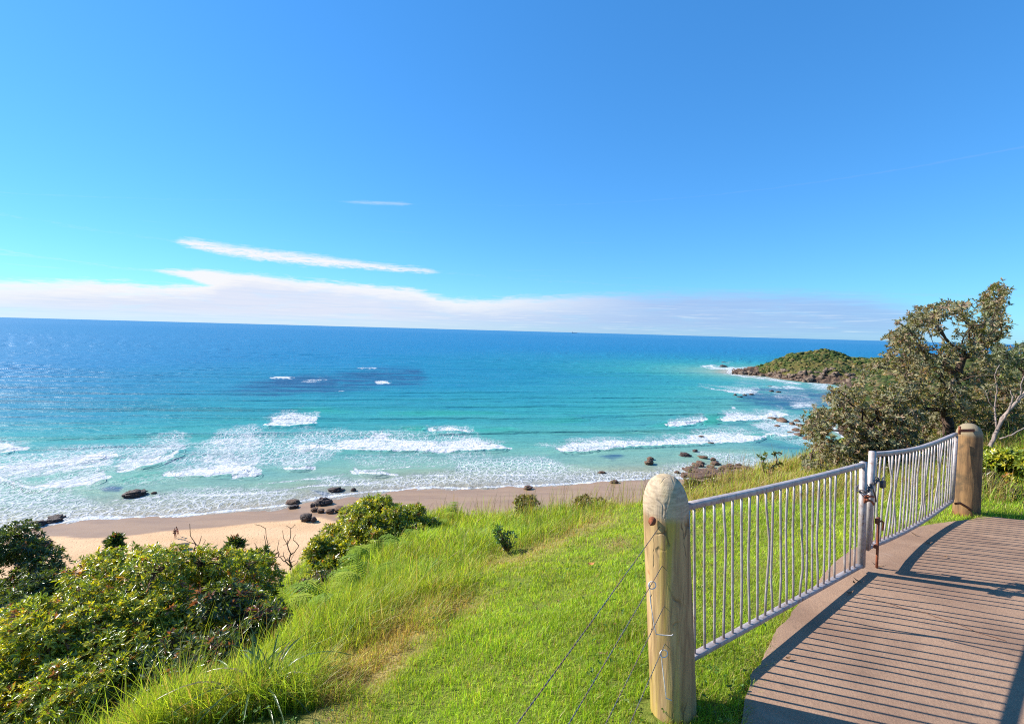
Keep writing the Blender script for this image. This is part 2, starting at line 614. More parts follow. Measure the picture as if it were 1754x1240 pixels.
cap = n.smooth(sz, 1.05, 1.10)
c = n.mix(n.math('MULTIPLY', cap, 0.75), c, n.mix(n.smooth(n.noise(n.mapping(v, (9, 9, 30)), 2.5, 5, 0.6), 0.35, 0.65), (0.54, 0.42, 0.29), (0.34, 0.26, 0.18)))
hgt = n.math('SUBTRACT', grain, n.math('MULTIPLY', ck, 1.6))
out(n, pbsdf(n, c, 0.75, 0.25, bump(n, hgt, 0.55, 0.008)))

M_post_dark, n = mat('shaded_pine')  # far post: its shaded look is put into a darker, blotched wood colour
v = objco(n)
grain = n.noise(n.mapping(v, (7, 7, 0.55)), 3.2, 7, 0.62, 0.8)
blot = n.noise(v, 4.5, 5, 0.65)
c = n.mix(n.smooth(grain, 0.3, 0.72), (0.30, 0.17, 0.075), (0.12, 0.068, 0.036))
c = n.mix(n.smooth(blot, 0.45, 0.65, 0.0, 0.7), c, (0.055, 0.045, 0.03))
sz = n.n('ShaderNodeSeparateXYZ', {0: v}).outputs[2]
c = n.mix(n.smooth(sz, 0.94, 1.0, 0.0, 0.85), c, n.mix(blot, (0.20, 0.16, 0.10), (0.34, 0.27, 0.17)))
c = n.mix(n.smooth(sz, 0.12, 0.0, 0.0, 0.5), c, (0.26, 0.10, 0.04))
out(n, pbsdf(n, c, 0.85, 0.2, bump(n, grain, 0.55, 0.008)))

# galvanised steel of the gate, chalky and rust-flecked
M_galv, n = mat('galvanised_steel')
v = objco(n)
nz = n.noise(v, 22, 6, 0.6)
c = n.mix(n.smooth(nz, 0.3, 0.7), (0.33, 0.275, 0.26), (0.46, 0.395, 0.375))
fl = n.noise(n.mapping(v, (1, 1, 0.6), (2, 5, 1)), 34, 5, 0.7)
patch = n.noise(v, 3.1, 3, 0.6)
rf = n.math('MULTIPLY', n.smooth(fl, 0.54, 0.66), n.smooth(patch, 0.38, 0.56))
c = n.mix(n.math('MULTIPLY', rf, 0.75), c, (0.20, 0.085, 0.045))
dk = n.math('MULTIPLY', n.smooth(n.noise(n.mapping(v, (1, 1, 1), (9, 1, 3)), 48, 4, 0.6), 0.62, 0.70), 0.55)
c = n.mix(dk, c, (0.16, 0.13, 0.12))
run = n.noise(n.mapping(v, (14, 14, 1.2), (3, 2, 1)), 1.6, 5, 0.65, 0.5)
c = n.mix(n.smooth(run, 0.52, 0.68, 0.0, 0.55), c, (0.25, 0.14, 0.09))
out(n, pbsdf(n, c, n.smooth(nz, 0.2, 0.8, 0.42, 0.62), 0.5, bump(n, fl, 0.25, 0.002), 0.25))

M_rust, n = mat('rusty_steel')
v = objco(n)
nz = n.noise(v, 40, 6, 0.65)
c = n.mix(n.smooth(nz, 0.3, 0.7), (0.30, 0.085, 0.035), (0.14, 0.045, 0.025))
out(n, pbsdf(n, c, 0.85, 0.3, bump(n, nz, 0.6, 0.002)))

M_darksteel, n = mat('dark_steel')
v = objco(n)
nz = n.noise(v, 60, 5, 0.6)
c = n.mix(n.smooth(nz, 0.35, 0.7), (0.055, 0.05, 0.055), (0.15, 0.13, 0.125))
out(n, pbsdf(n, c, 0.5, 0.5, None, 0.5))

M_wire, n = mat('fence_wire')
v = objco(n)
nz = n.noise(v, 14, 5, 0.6)
c = n.mix(n.smooth(nz, 0.4, 0.65), (0.12, 0.125, 0.12), (0.20, 0.115, 0.07))
out(n, pbsdf(n, c, 0.6, 0.4, None, 0.3))

M_tie, n = mat('pale_tie_wire')
nz = n.noise(objco(n), 30, 4, 0.6)
out(n, pbsdf(n, n.mix(n.smooth(nz, 0.35, 0.7), (0.72, 0.66, 0.62), (0.5, 0.42, 0.36)), 0.5, 0.5))

# concrete of the lookout path
M_conc, n = mat('worn_concrete')
v = objco(n)
nz = n.noise(v, 1.3, 6, 0.62, 0.3)
fine = n.noise(v, 85, 4, 0.7)
c = n.mix(n.smooth(nz, 0.3, 0.7), (0.37, 0.232, 0.148), (0.235, 0.142, 0.092))
c = n.mix(n.smooth(fine, 0.35, 0.7, 0.0, 0.45), c, (0.17, 0.10, 0.07))
agg = n.n('ShaderNodeTexVoronoi', {'Vector': v, 'Scale': 130.0}).outputs[0]
c = n.mix(n.smooth(agg, 0.0, 0.35, 0.28, 0.0), c, (0.50, 0.34, 0.25))
spots = n.noise(n.mapping(v, (1, 1, 1), (4, 4, 0)), 9, 5, 0.7)
c = n.mix(n.smooth(spots, 0.60, 0.72, 0.0, 0.5), c, (0.13, 0.085, 0.06))
st = n.noise(n.mapping(v, (0.8, 1.6, 1), (7, 1, 0), (0, 0, 0.6)), 1.1, 6, 0.65, 1.2)
c = n.mix(n.smooth(st, 0.5, 0.68, 0.0, 0.38), c, (0.16, 0.10, 0.068))
c = n.mix(n.smooth(st, 0.42, 0.30, 0.0, 0.25), c, (0.46, 0.33, 0.24))
c = n.mix(n.smooth(n.noise(n.mapping(v, (1, 1, 1), (1, 8, 0)), 2.4, 4, 0.7), 0.55, 0.75, 0.0, 0.35), c, (0.32, 0.19, 0.12))
out(n, pbsdf(n, c, 0.9, 0.2, bump(n, n.math('ADD', fine, n.math('MULTIPLY', spots, 1.5)), 0.5, 0.006)))

# soil and thatch under the grass
M_soil, n = mat('turf_soil')
v = objco(n)
nz = n.noise(v, 2.0, 7, 0.65)
fz = n.noise(v, 30, 5, 0.7)
dry = n.n('ShaderNodeAttribute', attribute_name='dry').outputs['Fac']
c = n.mix(n.smooth(fz, 0.3, 0.7), (0.10, 0.14, 0.018), (0.19, 0.21, 0.035))
c = n.mix(n.smooth(nz, 0.45, 0.7, 0.0, 0.5), c, (0.20, 0.16, 0.055))
c = n.mix(n.math('MULTIPLY', dry, 0.9), c, n.mix(fz, (0.30, 0.20, 0.075), (0.42, 0.30, 0.12)))
out(n, pbsdf(n, c, 0.95, 0.1, bump(n, fz, 0.8, 0.03)))

# beach sand
M_sand, n = mat('beach_sand')
v = objco(n)
ft = n.n('ShaderNodeTexVoronoi', {'Vector': v, 'Scale': 1.7, 'Randomness': 1.0}).outputs[0]
wrack = n.noise(n.mapping(v, (0.25, 0.9, 1), (6, 6, 0)), 1.4, 7, 0.75, 0.6)
wet = n.n('ShaderNodeAttribute', attribute_name='wet').outputs['Fac']
nz = n.noise(n.mapping(v, (0.08, 0.2, 1)), 1.2, 6, 0.6)
fz = n.noise(v, 2.2, 6, 0.7)
c = n.mix(n.smooth(nz, 0.3, 0.7), (0.62, 0.40, 0.235), (0.54, 0.34, 0.19))
c = n.mix(n.smooth(fz, 0.55, 0.72, 0.0, 0.3), c, (0.34, 0.22, 0.12))
wc = n.mix(n.smooth(n.noise(n.mapping(v, (0.05, 0.25, 1), (2, 3, 0)), 1.6, 5, 0.6), 0.35, 0.7), (0.32, 0.205, 0.125), (0.26, 0.165, 0.105))
c = n.mix(n.smooth(wrack, 0.63, 0.72, 0.0, 0.5), c, (0.24, 0.15, 0.085))
c = n.mix(wet, c, wc)
c = n.mix(n.math('MULTIPLY', n.smooth(wrack, 0.60, 0.70, 0.0, 0.3), wet), c, (0.15, 0.10, 0.08))
out(n, pbsdf(n, c, n.smooth(wet, 0.0, 1.0, 0.95, 0.42), n.smooth(wet, 0.0, 1.0, 0.08, 0.12), bump(n, n.math('ADD', fz, n.smooth(ft, 0.0, 0.28, -0.6, 0.0)), n.smooth(wet, 0.0, 1.0, 0.8, 0.08), 0.16)))


def rock_material(name, c1, c2, c3):
    m, n = mat(name)
    v = objco(n)
    nz = n.noise(v, 1.6, 7, 0.65, 0.5)
    fz = n.noise(v, 9, 6, 0.7)
    c = n.mix(n.smooth(nz, 0.35, 0.65), c1, c2)
    c = n.mix(n.smooth(fz, 0.52, 0.68), c, c3)
    out(n, pbsdf(n, c, 0.7, 0.4, bump(n, n.math('ADD', nz, fz), 0.9, 0.25)))
    return m


M_rockdark = rock_material('dark_wet_rock', (0.055, 0.038, 0.034), (0.10, 0.06, 0.048), (0.02, 0.017, 0.018))
M_rockbrown = rock_material('brown_rock', (0.115, 0.062, 0.04), (0.20, 0.115, 0.07), (0.032, 0.02, 0.018))
M_rockcliff = rock_material('cliff_rock', (0.115, 0.075, 0.052), (0.22, 0.15, 0.10), (0.035, 0.025, 0.022))

# headland turf, scrub
M_headland, n = mat('headland_scrub')
v = objco(n)
rk = n.n('ShaderNodeAttribute', attribute_name='rocky').outputs['Fac']
nz = n.noise(v, 0.055, 6, 0.65)
f1 = n.noise(v, 0.35, 6, 0.7)
c = n.mix(n.smooth(nz, 0.38, 0.62), (0.13, 0.105, 0.03), (0.055, 0.075, 0.018))
c = n.mix(n.smooth(f1, 0.5, 0.7, 0.0, 0.7), c, (0.22, 0.17, 0.06))
rc = n.mix(n.smooth(f1, 0.35, 0.65), (0.155, 0.10, 0.066), (0.045, 0.03, 0.026))
c = n.mix(n.smooth(n.math('ADD', rk, n.math('MULTIPLY', n.math('SUBTRACT', f1, 0.5), 0.9)), 0.35, 0.65), c, rc)
out(n, pbsdf(n, c, 0.9, 0.15, bump(n, f1, 1.0, 2.0)))

# the sea
M_sea, n = mat('sea_water')
v = objco(n)
dsh = n.n('ShaderNodeAttribute', attribute_name='shore').outputs['Fac']
foam = n.n('ShaderNodeAttribute', attribute_name='foam').outputs['Fac']
lace = n.n('ShaderNodeAttribute', attribute_name='lace').outputs['Fac']
reef = n.n('ShaderNodeAttribute', attribute_name='reef').outputs['Fac']
green = n.n('ShaderNodeAttribute', attribute_name='green').outputs['Fac']
dw = n.math('ADD', dsh, n.math('MULTIPLY', n.math('SUBTRACT', n.noise(n.mapping(v, (0.03, 0.09, 1)), 0.8, 5, 0.6), 0.5), 0.10))
body = n.ramp(dw, [(0.0, (0.30, 0.23, 0.15)), (0.10, (0.27, 0.27, 0.18)), (0.19, (0.185, 0.31, 0.235)), (0.30, (0.085, 0.285, 0.245)), (0.42, (0.034, 0.25, 0.25)),
                   (0.55, (0.016, 0.185, 0.265)), (0.70, (0.014, 0.155, 0.30)), (0.86, (0.026, 0.162, 0.315)), (1.0, (0.056, 0.192, 0.345))])
pat = n.noise(n.mapping(v, (0.012, 0.06, 1), (3, 1, 0)), 1.0, 6, 0.6, 0.3)
body = n.mix(n.smooth(pat, 0.35, 0.7, 0.0, 0.28), body, (0.010, 0.115, 0.23))
body = n.mix(n.math('MULTIPLY', green, 0.75), body, (0.025, 0.255, 0.18))
rn = n.noise(n.mapping(v, (0.02, 0.05, 1), (9, 2, 0)), 1.2, 5, 0.65)
rn2 = n.noise(n.mapping(v, (0.045, 0.16, 1), (4, 4, 0)), 1.0, 6, 0.7, 0.4)
body = n.mix(n.smooth(n.math('MULTIPLY', reef, n.math('ADD', 0.25, n.math('ADD', n.math('MULTIPLY', n.math('SUBTRACT', rn, 0.38), 2.6), n.math('MULTIPLY', n.math('SUBTRACT', rn2, 0.4), 2.2)))), 0.12, 0.75, 0.0, 0.80), body, (0.018, 0.065, 0.15))
# foam: broken solid froth and net-like lace
wv = n.n('ShaderNodeTexNoise', {'Vector': v, 'Scale': 0.35, 'Detail': 4.0, 'Roughness': 0.6}).outputs[1]
vd = n.n('ShaderNodeVectorMath', {0: v, 1: n.n('ShaderNodeVectorMath', {0: wv, 1: (2.6, 2.6, 0)}, operation='MULTIPLY').outputs[0]}, operation='ADD').outputs[0]
vo1 = n.n('ShaderNodeTexVoronoi', {'Vector': n.mapping(vd, (0.5, 0.36, 1)), 'Scale': 1.0}, feature='DISTANCE_TO_EDGE', voronoi_dimensions='2D').outputs[0]
vo2 = n.n('ShaderNodeTexVoronoi', {'Vector': n.mapping(vd, (1.25, 0.9, 1), (3, 7, 0)), 'Scale': 1.0}, feature='DISTANCE_TO_EDGE', voronoi_dimensions='2D').outputs[0]
net = n.math('MAXIMUM', n.smooth(vo1, 0.0, 0.17, 1.0, 0.0), n.math('MULTIPLY', n.smooth(vo2, 0.0, 0.22, 1.0, 0.0), 0.8))
fn = n.noise(n.mapping(v, (0.75, 0.34, 1), (0, 0, 0), (0, 0, 0.3)), 1.0, 8, 0.80, 0.6)
fn2 = n.noise(n.mapping(v, (0.09, 0.12, 1), (2, 2, 0)), 0.8, 4, 0.6, 0.4)
lm = n.math('MULTIPLY', net, n.smooth(n.math('ADD', lace, n.math('MULTIPLY', n.math('SUBTRACT', n.math('ADD', n.math('MULTIPLY', fn, 0.5), n.math('MULTIPLY', fn2, 0.5)), 0.5), 2.4)), 0.25, 0.95))
sm = n.smooth(n.math('ADD', foam, n.math('MULTIPLY', n.math('ADD', n.math('SUBTRACT', fn, 0.5), n.math('MULTIPLY', n.math('SUBTRACT', fn2, 0.5), 0.5)), 2.3)), 0.34, 0.82)
fm = n.math('MAXIMUM', n.math('MULTIPLY', lm, 0.9), sm, clamp=True)
fsp = n.noise(n.mapping(v, (1.6, 0.55, 1), (3, 3, 0)), 1.0, 6, 0.75, 0.4)
fcol = n.mix(n.smooth(fsp, 0.36, 0.56), (0.30, 0.34, 0.37), (0.62, 0.62, 0.64))
c = n.mix(fm, body, fcol)
# ripples, several sizes
b1 = n.noise(n.mapping(v, (0.030, 0.11, 1)), 1.0, 5, 0.62, 0.3)
b2 = n.noise(n.mapping(v, (0.16, 0.42, 1), (4, 4, 0)), 1.0, 5, 0.65, 0.3)
b3 = n.noise(n.mapping(v, (0.004, 0.018, 1), (1, 6, 0)), 1.0, 4, 0.6, 0.2)
hh = n.math('ADD', n.math('ADD', n.math('MULTIPLY', b1, 2.2), n.math('MULTIPLY', b2, 0.75)), n.math('MULTIPLY', b3, 6.0))
nb = bump(n, hh, 0.75, 1.0)
nb = bump(n, n.math('MULTIPLY', n.math('MULTIPLY', fn, fm), 0.5), 0.6, 1.0, nb)
out(n, pbsdf(n, c, n.smooth(fm, 0.0, 1.0, 0.46, 0.9), n.smooth(fm, 0.0, 1.0, 0.14, 0.1), nb, IOR=1.33))

# ------------------------------------------------------------------ terrain of the hillside
def patch_dry(x, y, z):
    px, py, zc = project(np.stack([x, y, z], -1))
    m = np.zeros(np.shape(px))
    for poly, s, k in [([(540, 1240), (560, 1150), (640, 1095), (700, 1050), (770, 1022), (835, 1028), (810, 1052), (760, 1075), (700, 1130), (650, 1180), (640, 1240)], 26, 1.0),
                       ([(800, 985), (840, 955), (900, 940), (960, 915), (1010, 893), (1060, 880), (1060, 890), (1000, 915), (940, 945), (880, 970)], 16, 0.8),
                       ([(1030, 930), (1060, 922), (1085, 925), (1080, 940), (1045, 943)], 12, 0.75),
                       ([(860, 970), (900, 950), (930, 955), (890, 985)], 16, 0.5)]:
        m = np.maximum(m, k * poly_mask(px, py, poly, s))
    m = m * np.clip(0.75 + 1.5 * fbm(np.asarray(x) * 1.7, np.asarray(y) * 1.7, 151) + 1.0 * fbm(np.asarray(x) * 6, np.asarray(y) * 6, 152), 0.1, 1.0)
    return np.where(zc > 0.5, m, 0)


gx = np.concatenate([np.arange(-60, -14, 1.0), np.arange(-14, 16, 0.14), np.arange(16, 90, 1.0)])
gy = np.concatenate([np.arange(-12, 0, 0.8), np.arange(0, 18, 0.14), np.arange(18, 120, 0.9)])
XX, YY = np.meshgrid(gx, gy)
ZZ = ground_z(XX, YY)
nx, ny = len(gx), len(gy)
idx = np.arange(nx * ny).reshape(ny, nx)
Q = np.stack([idx[:-1, :-1], idx[:-1, 1:], idx[1:, 1:], idx[1:, :-1]], -1).reshape(-1, 4)
hill_land = link('terrain', mesh_np('terrain', np.stack([XX, YY, ZZ], -1).reshape(-1, 3), Q, M_soil, attrs={'dry': np.maximum(patch_dry(XX, YY, ZZ), 0.45 * sstep(0.5, 3.5, YY - np.interp(XX, CREST_X, CREST_Y))).ravel() * np.where(YY.ravel() > 30, 0.6, 1)}, smooth=True))
tag(hill_land, 'grassy hillside falling from the lookout to the beach', kind='structure')

# ------------------------------------------------------------------ shoreline, beach, sea
SHORE_PX = [(-420, 935), (-200, 922), (-60, 909), (60, 903), (150, 889), (300, 884), (400, 875), (480, 868), (540, 857), (620, 848), (700, 839), (800, 836), (900, 832),
            (1000, 828), (1100, 823), (1200, 818), (1290, 813), (1370, 806)]
shore = np.array([on_plane(x, y)[:2] for x, y in SHORE_PX])
shore = np.concatenate([[[-400, 20.0], [-200, 55.0]], shore, [[112, 150], [128, 188], [165, 240], [210, 310], [248, 362], [262, 384], [246, 404], [228, 440], [214, 478], [236, 520], [330, 575], [520, 620], [1500, 700]]])


def seg_dist(x, y, pts):
    dm = np.full(np.shape(x), 1e9)
    for (ax, ay), (bx, by) in zip(pts[:-1], pts[1:]):
        ex, ey = bx - ax, by - ay
        L = ex * ex + ey * ey
        t = np.clip(((x - ax) * ex + (y - ay) * ey) / L, 0, 1)
        dm = np.minimum(dm, np.hypot(x - ax - t * ex, y - ay - t * ey))
    return dm


def side_land(x, y):
    """True on the land side of the beach shoreline (near part)"""
    return y < np.interp(x, shore[:20, 0], shore[:20, 1])


bx = np.arange(-130, 135, 0.6)
by = np.concatenate([np.arange(18, 50, 2.0), np.arange(50, 165, 0.6)])
XX, YY = np.meshgrid(bx, by)
ds = seg_dist(XX, YY, shore[:26])
land = side_land(XX, YY)
sgn = np.where(land, ds, -ds)
ZZ = np.where(sgn > 0, 0.055 * sgn, 0.06 * sgn) + fbm(XX * 0.12, YY * 0.12, 21) * 0.25 + fbm(XX * 0.6, YY * 0.6, 22) * 0.06 - 0.02
ZZ = np.clip(ZZ, -1.5, 3.0)
px, py, zc = project(np.stack([XX, YY, ZZ], -1))
wl = np.interp(px, [-300, 0, 100, 140, 200, 280, 350, 430, 545, 620, 700, 2000], [950, 922, 918, 922, 920, 909, 905, 897, 886, 905, 960, 960])
wl = wl + 3 * fbm(px * 0.02, py * 0.02, 31)
wetm = sstep(1.6, -1.2, py - wl)
nx, ny = len(bx), len(by)
idx = np.arange(nx * ny).reshape(ny, nx)
Q = np.stack([idx[:-1, :-1], idx[:-1, 1:], idx[1:, 1:], idx[1:, :-1]], -1).reshape(-1, 4)
beach = link('beach', mesh_np('beach', np.stack([XX, YY, ZZ], -1).reshape(-1, 3), Q, M_sand, attrs={'wet': wetm.ravel()}, smooth=True))
tag(beach, 'strip of golden sand below the hillside, darker where wet', kind='structure')

# sea sheet: fan of rows from the beach to the horizon
az_s = np.linspace(R(-72), R(66), 1100)
inv = np.concatenate([np.linspace(1 / 60, 1 / 700, 620, endpoint=False), np.geomspace(1 / 700, 1 / 90000, 70)])
rad_s = 1 / inv
AZ, RD = np.meshgrid(az_s, rad_s)
XX = RD * np.sin(AZ)
YY = RD * np.cos(AZ)
px, py, zc = project(np.stack([XX, YY, np.zeros_like(XX)], -1))
ds = seg_dist(XX, YY, shore)
land = side_land(XX, YY)
dsg = np.where(land, -ds, ds)
# breakers (photo outlines laid on the water)
BREAK = [
    ([(446, 727), (462, 719), (478, 711), (500, 708), (548, 713), (546, 724), (520, 731), (470, 730)], 3.0, 1.0),
    ([(724, 735), (760, 733), (812, 735), (810, 741), (770, 742), (728, 740)], 2.4, 1.0),
    ([(566, 760), (610, 753), (650, 744), (690, 750), (740, 755), (775, 752), (808, 748), (845, 757), (876, 768), (850, 772), (760, 776), (690, 774), (600, 772)], 4.0, 1.0),
    ([(476, 800), (486, 782), (500, 765), (530, 757), (585, 756), (606, 763), (570, 776), (546, 789), (536, 803), (492, 804)], 9.0, 0.70),
    ([(500, 762), (540, 757), (560, 760), (540, 768), (510, 770)], 4.0, 0.85),
    ([(268, 806), (320, 795), (352, 772), (372, 752), (432, 742), (455, 758), (446, 790), (440, 806), (380, 800), (330, 812), (285, 818)], 7.0, 0.86),
    ([(282, 812), (330, 800), (380, 796), (448, 802), (430, 809), (330, 818), (290, 818)], 3.5, 1.0),
    ([(396, 814), (420, 808), (448, 808), (440, 818), (404, 818)], 3.0, 0.95),
    ([(196, 800), (228, 780), (262, 764), (306, 751), (320, 760), (300, 782), (262, 798), (215, 810)], 6.0, 0.88),
    ([(-80, 806), (0, 792), (60, 787), (150, 780), (196, 776), (205, 792), (130, 806), (60, 818), (0, 822), (-80, 830)], 5.0, 0.88),
    ([(40, 838), (100, 822), (150, 810), (186, 806), (180, 822), (120, 836), (60, 842)], 4.0, 0.95),
    ([(-120, 772), (0, 757), (20, 762), (46, 766), (10, 776), (-120, 784)], 4.0, 0.95),
    ([(952, 769), (980, 758), (1030, 755), (1110, 757), (1176, 752), (1200, 743), (1262, 739), (1312, 748), (1290, 755), (1200, 761), (1080, 766), (990, 775)], 4.0, 1.0),
    ([(1140, 727), (1165, 719), (1206, 715), (1206, 722), (1180, 729), (1150, 731)], 2.6, 1.0),
    ([(1230, 718), (1238, 708), (1290, 710), (1335, 705), (1346, 712), (1310, 719), (1260, 722)], 3.0, 1.0),
    ([(1276, 726), (1310, 722), (1374, 722), (1380, 742), (1345, 749), (1312, 742)], 5.0, 0.8),
    ([(464, 647), (480, 645.5), (498, 646), (494, 649), (470, 649)], 1.4, 0.95),
    ([(512, 654), (535, 649), (562, 646), (557, 651), (535, 655)], 2.0, 0.6),
    ([(616, 630), (632, 629), (649, 630), (640, 632), (620, 632)], 1.2, 0.9),
    ([(645, 655), (660, 652), (674, 655), (665, 658), (650, 658)], 1.5, 1.0),
    ([(572, 670), (582, 669), (588, 671), (578, 672)], 1.2, 0.8),
    ([(1198, 627), (1215, 624), (1240, 629), (1310, 628), (1310, 632), (1250, 634), (1222, 632)], 1.6, 0.85),
    ([(1230, 638), (1262, 641), (1300, 646), (1340, 651), (1372, 656), (1366, 660), (1320, 652), (1262, 645)], 2.0, 0.85),
    ([(1196, 662), (1230, 666), (1262, 667), (1302, 668), (1296, 674), (1268, 676), (1240, 671)], 2.4, 0.85),
    ([(1310, 664), (1350, 660), (1390, 664), (1380, 667), (1330, 667)], 2.0, 0.8),
    ([(1370, 656), (1400, 654), (1440, 662), (1440, 668), (1400, 666)], 2.0, 0.72),
    ([(1345, 694), (1370, 691), (1400, 692), (1396, 700), (1362, 698)], 2.4, 0.85),
    ([(1244, 698), (1262, 697), (1262, 701), (1246, 701)], 1.2, 0.7),
    ([(1225, 622), (1262, 620), (1260, 623), (1230, 624)], 1.0, 0.6),
    ([(1320, 678), (1390, 680), (1385, 686), (1330, 683)], 2.5, 0.45),
    ([(1355, 800), (1395, 790), (1395, 812), (1355, 808)], 5.0, 0.55),
    ([(600, 800), (660, 808), (684, 812), (660, 815), (606, 808)], 2.0, 0.75),
]
jx = px + 24 * fbm(XX * 0.10, YY * 0.05, 41) + 14 * fbm(XX * 0.45, YY * 0.25, 43)
js = np.clip((py - 560) / 200, 0.15, 1.0)
jy = py + js * (11 * fbm(XX * 0.14, YY * 0.07, 42) + 9 * fbm(XX * 0.5, YY * 0.3, 44))
foam_a = np.zeros_like(XX)
hump = np.zeros_like(XX)
for poly, s, k in BREAK:
    mk = poly_mask(jx, jy, poly, s)
    foam_a = np.maximum(foam_a, k * mk * (0.72 if s >= 5 else 0.86))
FRONT = [
    [(283, 815), (330, 816), (400, 812), (446, 806)], [(398, 817), (430, 816), (446, 812)], [(205, 808), (262, 797), (300, 782), (316, 766)], [(486, 803), (512, 804), (538, 801)],
    [(-80, 828), (0, 821), (50, 838), (110, 835), (160, 826), (186, 816)], [(-80, 808), (0, 802), (60, 798), (150, 788), (200, 782)],
    [(570, 768), (600, 771), (690, 774), (760, 775), (850, 771), (874, 768)], [(954, 770), (990, 774), (1080, 766), (1200, 760), (1290, 754), (1312, 748)],
    [(450, 728), (470, 730), (520, 730), (546, 724)], [(726, 740), (770, 741), (811, 740)], [(1143, 729), (1160, 730), (1182, 727), (1206, 720)], [(1236, 720), (1262, 721), (1310, 718), (1345, 711)],
    [(-100, 780), (0, 776), (44, 767)], [(1312, 743), (1344, 748), (1378, 741)], [(604, 808), (640, 813), (682, 813)], [(500, 769), (530, 770), (560, 764)],
]
for ln_ in FRONT:
    foam_a = np.maximum(foam_a, 0.98 * line_mask(jx * 0.55 + px * 0.45, jy * 0.5 + py * 0.5, ln_, 6.0 if ln_[0][1] > 745 else 4.2, 1.7))
    la = np.array(ln_, float)
    if len(la) > 2 and la[-1, 0] - la[0, 0] > 40:
        la = np.concatenate([[la[0] * 0.35 + la[1] * 0.65], la[1:-1], [la[-1] * 0.35 + la[-2] * 0.65]])
        hump = np.maximum(hump, line_mask(px, py, la, 17, 2.2))
trail = np.zeros_like(XX)
for poly, s, k in BREAK:
    if s >= 2.3:
        up_poly = [(x_, y_ - 2.2 * s) for x_, y_ in poly]
        trail = np.maximum(trail, (1.05 if s >= 5 else 0.85) * np.maximum(poly_mask(jx, jy, up_poly, s * 2.2), poly_mask(jx, jy, poly, s * 2.0)))
# swash lines along the sand
wob_s = 2.6 * fbm(XX * 0.06, YY * 0.06, 51) * 2
e0 = dsg + wob_s
foam_a = np.maximum(foam_a, 0.95 * np.exp(-((e0 - 0.9) / 1.1) ** 2))
foam_a = np.maximum(foam_a, 0.72 * np.exp(-((dsg - 9 + 9 * fbm(XX * 0.045, YY * 0.05, 52)) / 0.9) ** 2) * (fbm(XX * 0.03, YY * 0.03, 53) > -0.12) * sstep(1250, 900, px))
foam_a = np.maximum(foam_a, 0.62 * np.exp(-((dsg - 17 + 12 * fbm(XX * 0.04, YY * 0.05, 54)) / 1.0) ** 2) * (fbm(XX * 0.03, YY * 0.03, 55) > 0.0) * sstep(1150, 850, px))
foam_a *= np.where(RD > 2500, 0, 1)
lace_a = trail * (RD < 420)
for poly, s, k in [
    ([(-200, 800), (0, 800), (60, 830), (140, 845), (190, 870), (130, 905), (-200, 960)], 22, 1.15),
    ([(230, 850), (320, 836), (430, 832), (520, 842), (470, 868), (300, 885), (150, 890), (150, 872)], 14, 0.85),
    ([(540, 815), (660, 818), (760, 805), (860, 800), (860, 832), (700, 838), (560, 838)], 14, 0.85),
    ([(560, 778), (700, 772), (860, 772), (880, 790), (760, 800), (620, 800)], 10, 0.62),
    ([(780, 790), (860, 776), (930, 780), (980, 800), (1100, 806), (1190, 790), (1200, 818), (1000, 828), (860, 832), (780, 815)], 12, 0.9),
    ([(1180, 770), (1250, 772), (1330, 782), (1372, 795), (1372, 812), (1290, 812), (1220, 790)], 10, 0.85),
    ([(330, 760), (430, 735), (520, 745), (600, 742), (700, 738), (760, 745), (600, 770), (560, 790), (480, 800), (450, 800), (340, 800)], 16, 0.95),
    ([(80, 765), (200, 758), (330, 745), (330, 770), (200, 790), (60, 790)], 12, 0.75),
    ([(900, 760), (960, 752), (1080, 745), (1180, 742), (1160, 760), (960, 775)], 10, 0.6),
    ([(1330, 722), (1400, 718), (1400, 770), (1360, 765), (1310, 745)], 8, 0.7),
    ([(1280, 640), (1440, 655), (1440, 700), (1330, 690), (1230, 670)], 8, 0.42),
    ([(140, 790), (330, 770), (330, 830), (200, 845), (100, 845)], 12, 0.45),
]:
    lace_a = np.maximum(lace_a, k * poly_mask(px, py, poly, s))
lace_a = np.maximum(lace_a, 0.55 * sstep(16, 3, dsg) * sstep(1400, 1250, px))
# dark weed / reef below the water
reef_a = np.zeros_like(XX)
for poly, s, k in [
    ([(360, 672), (420, 655), (470, 645), (560, 640), (640, 630), (720, 628), (735, 650), (720, 660), (620, 672), (560, 680), (470, 682)], 16, 0.74),
    ([(460, 645), (560, 640), (600, 655), (560, 668), (470, 665)], 10, 0.85),
    ([(650, 652), (740, 656), (700, 660), (660, 659)], 4, 0.9),
    ([(1290, 662), (1440, 664), (1440, 704), (1340, 704), (1250, 690), (1270, 676)], 12, 0.72),
    ([(1270, 740), (1330, 750), (1400, 765), (1400, 790), (1350, 780), (1290, 765)], 10, 0.45),
    ([(1220, 725), (1290, 720), (1310, 738), (1250, 737)], 8, 0.4),
    ([(170, 838), (190, 832), (212, 834), (205, 842), (180, 843)], 4, 0.9),
    ([(530, 838), (560, 842), (575, 850), (556, 852)], 4, 0.7),
    ([(1025, 782), (1060, 775), (1075, 782), (1050, 790)], 5, 0.75),
    ([(250, 770), (330, 760), (350, 768), (300, 778)], 6, 0.35),
    ([(800, 690), (1000, 688), (1100, 700), (1000, 706), (820, 700)], 10, 0.15),
]:
    reef_a = np.maximum(reef_a, k * poly_mask(px, py, poly, s))
green_a = np.zeros_like(XX)
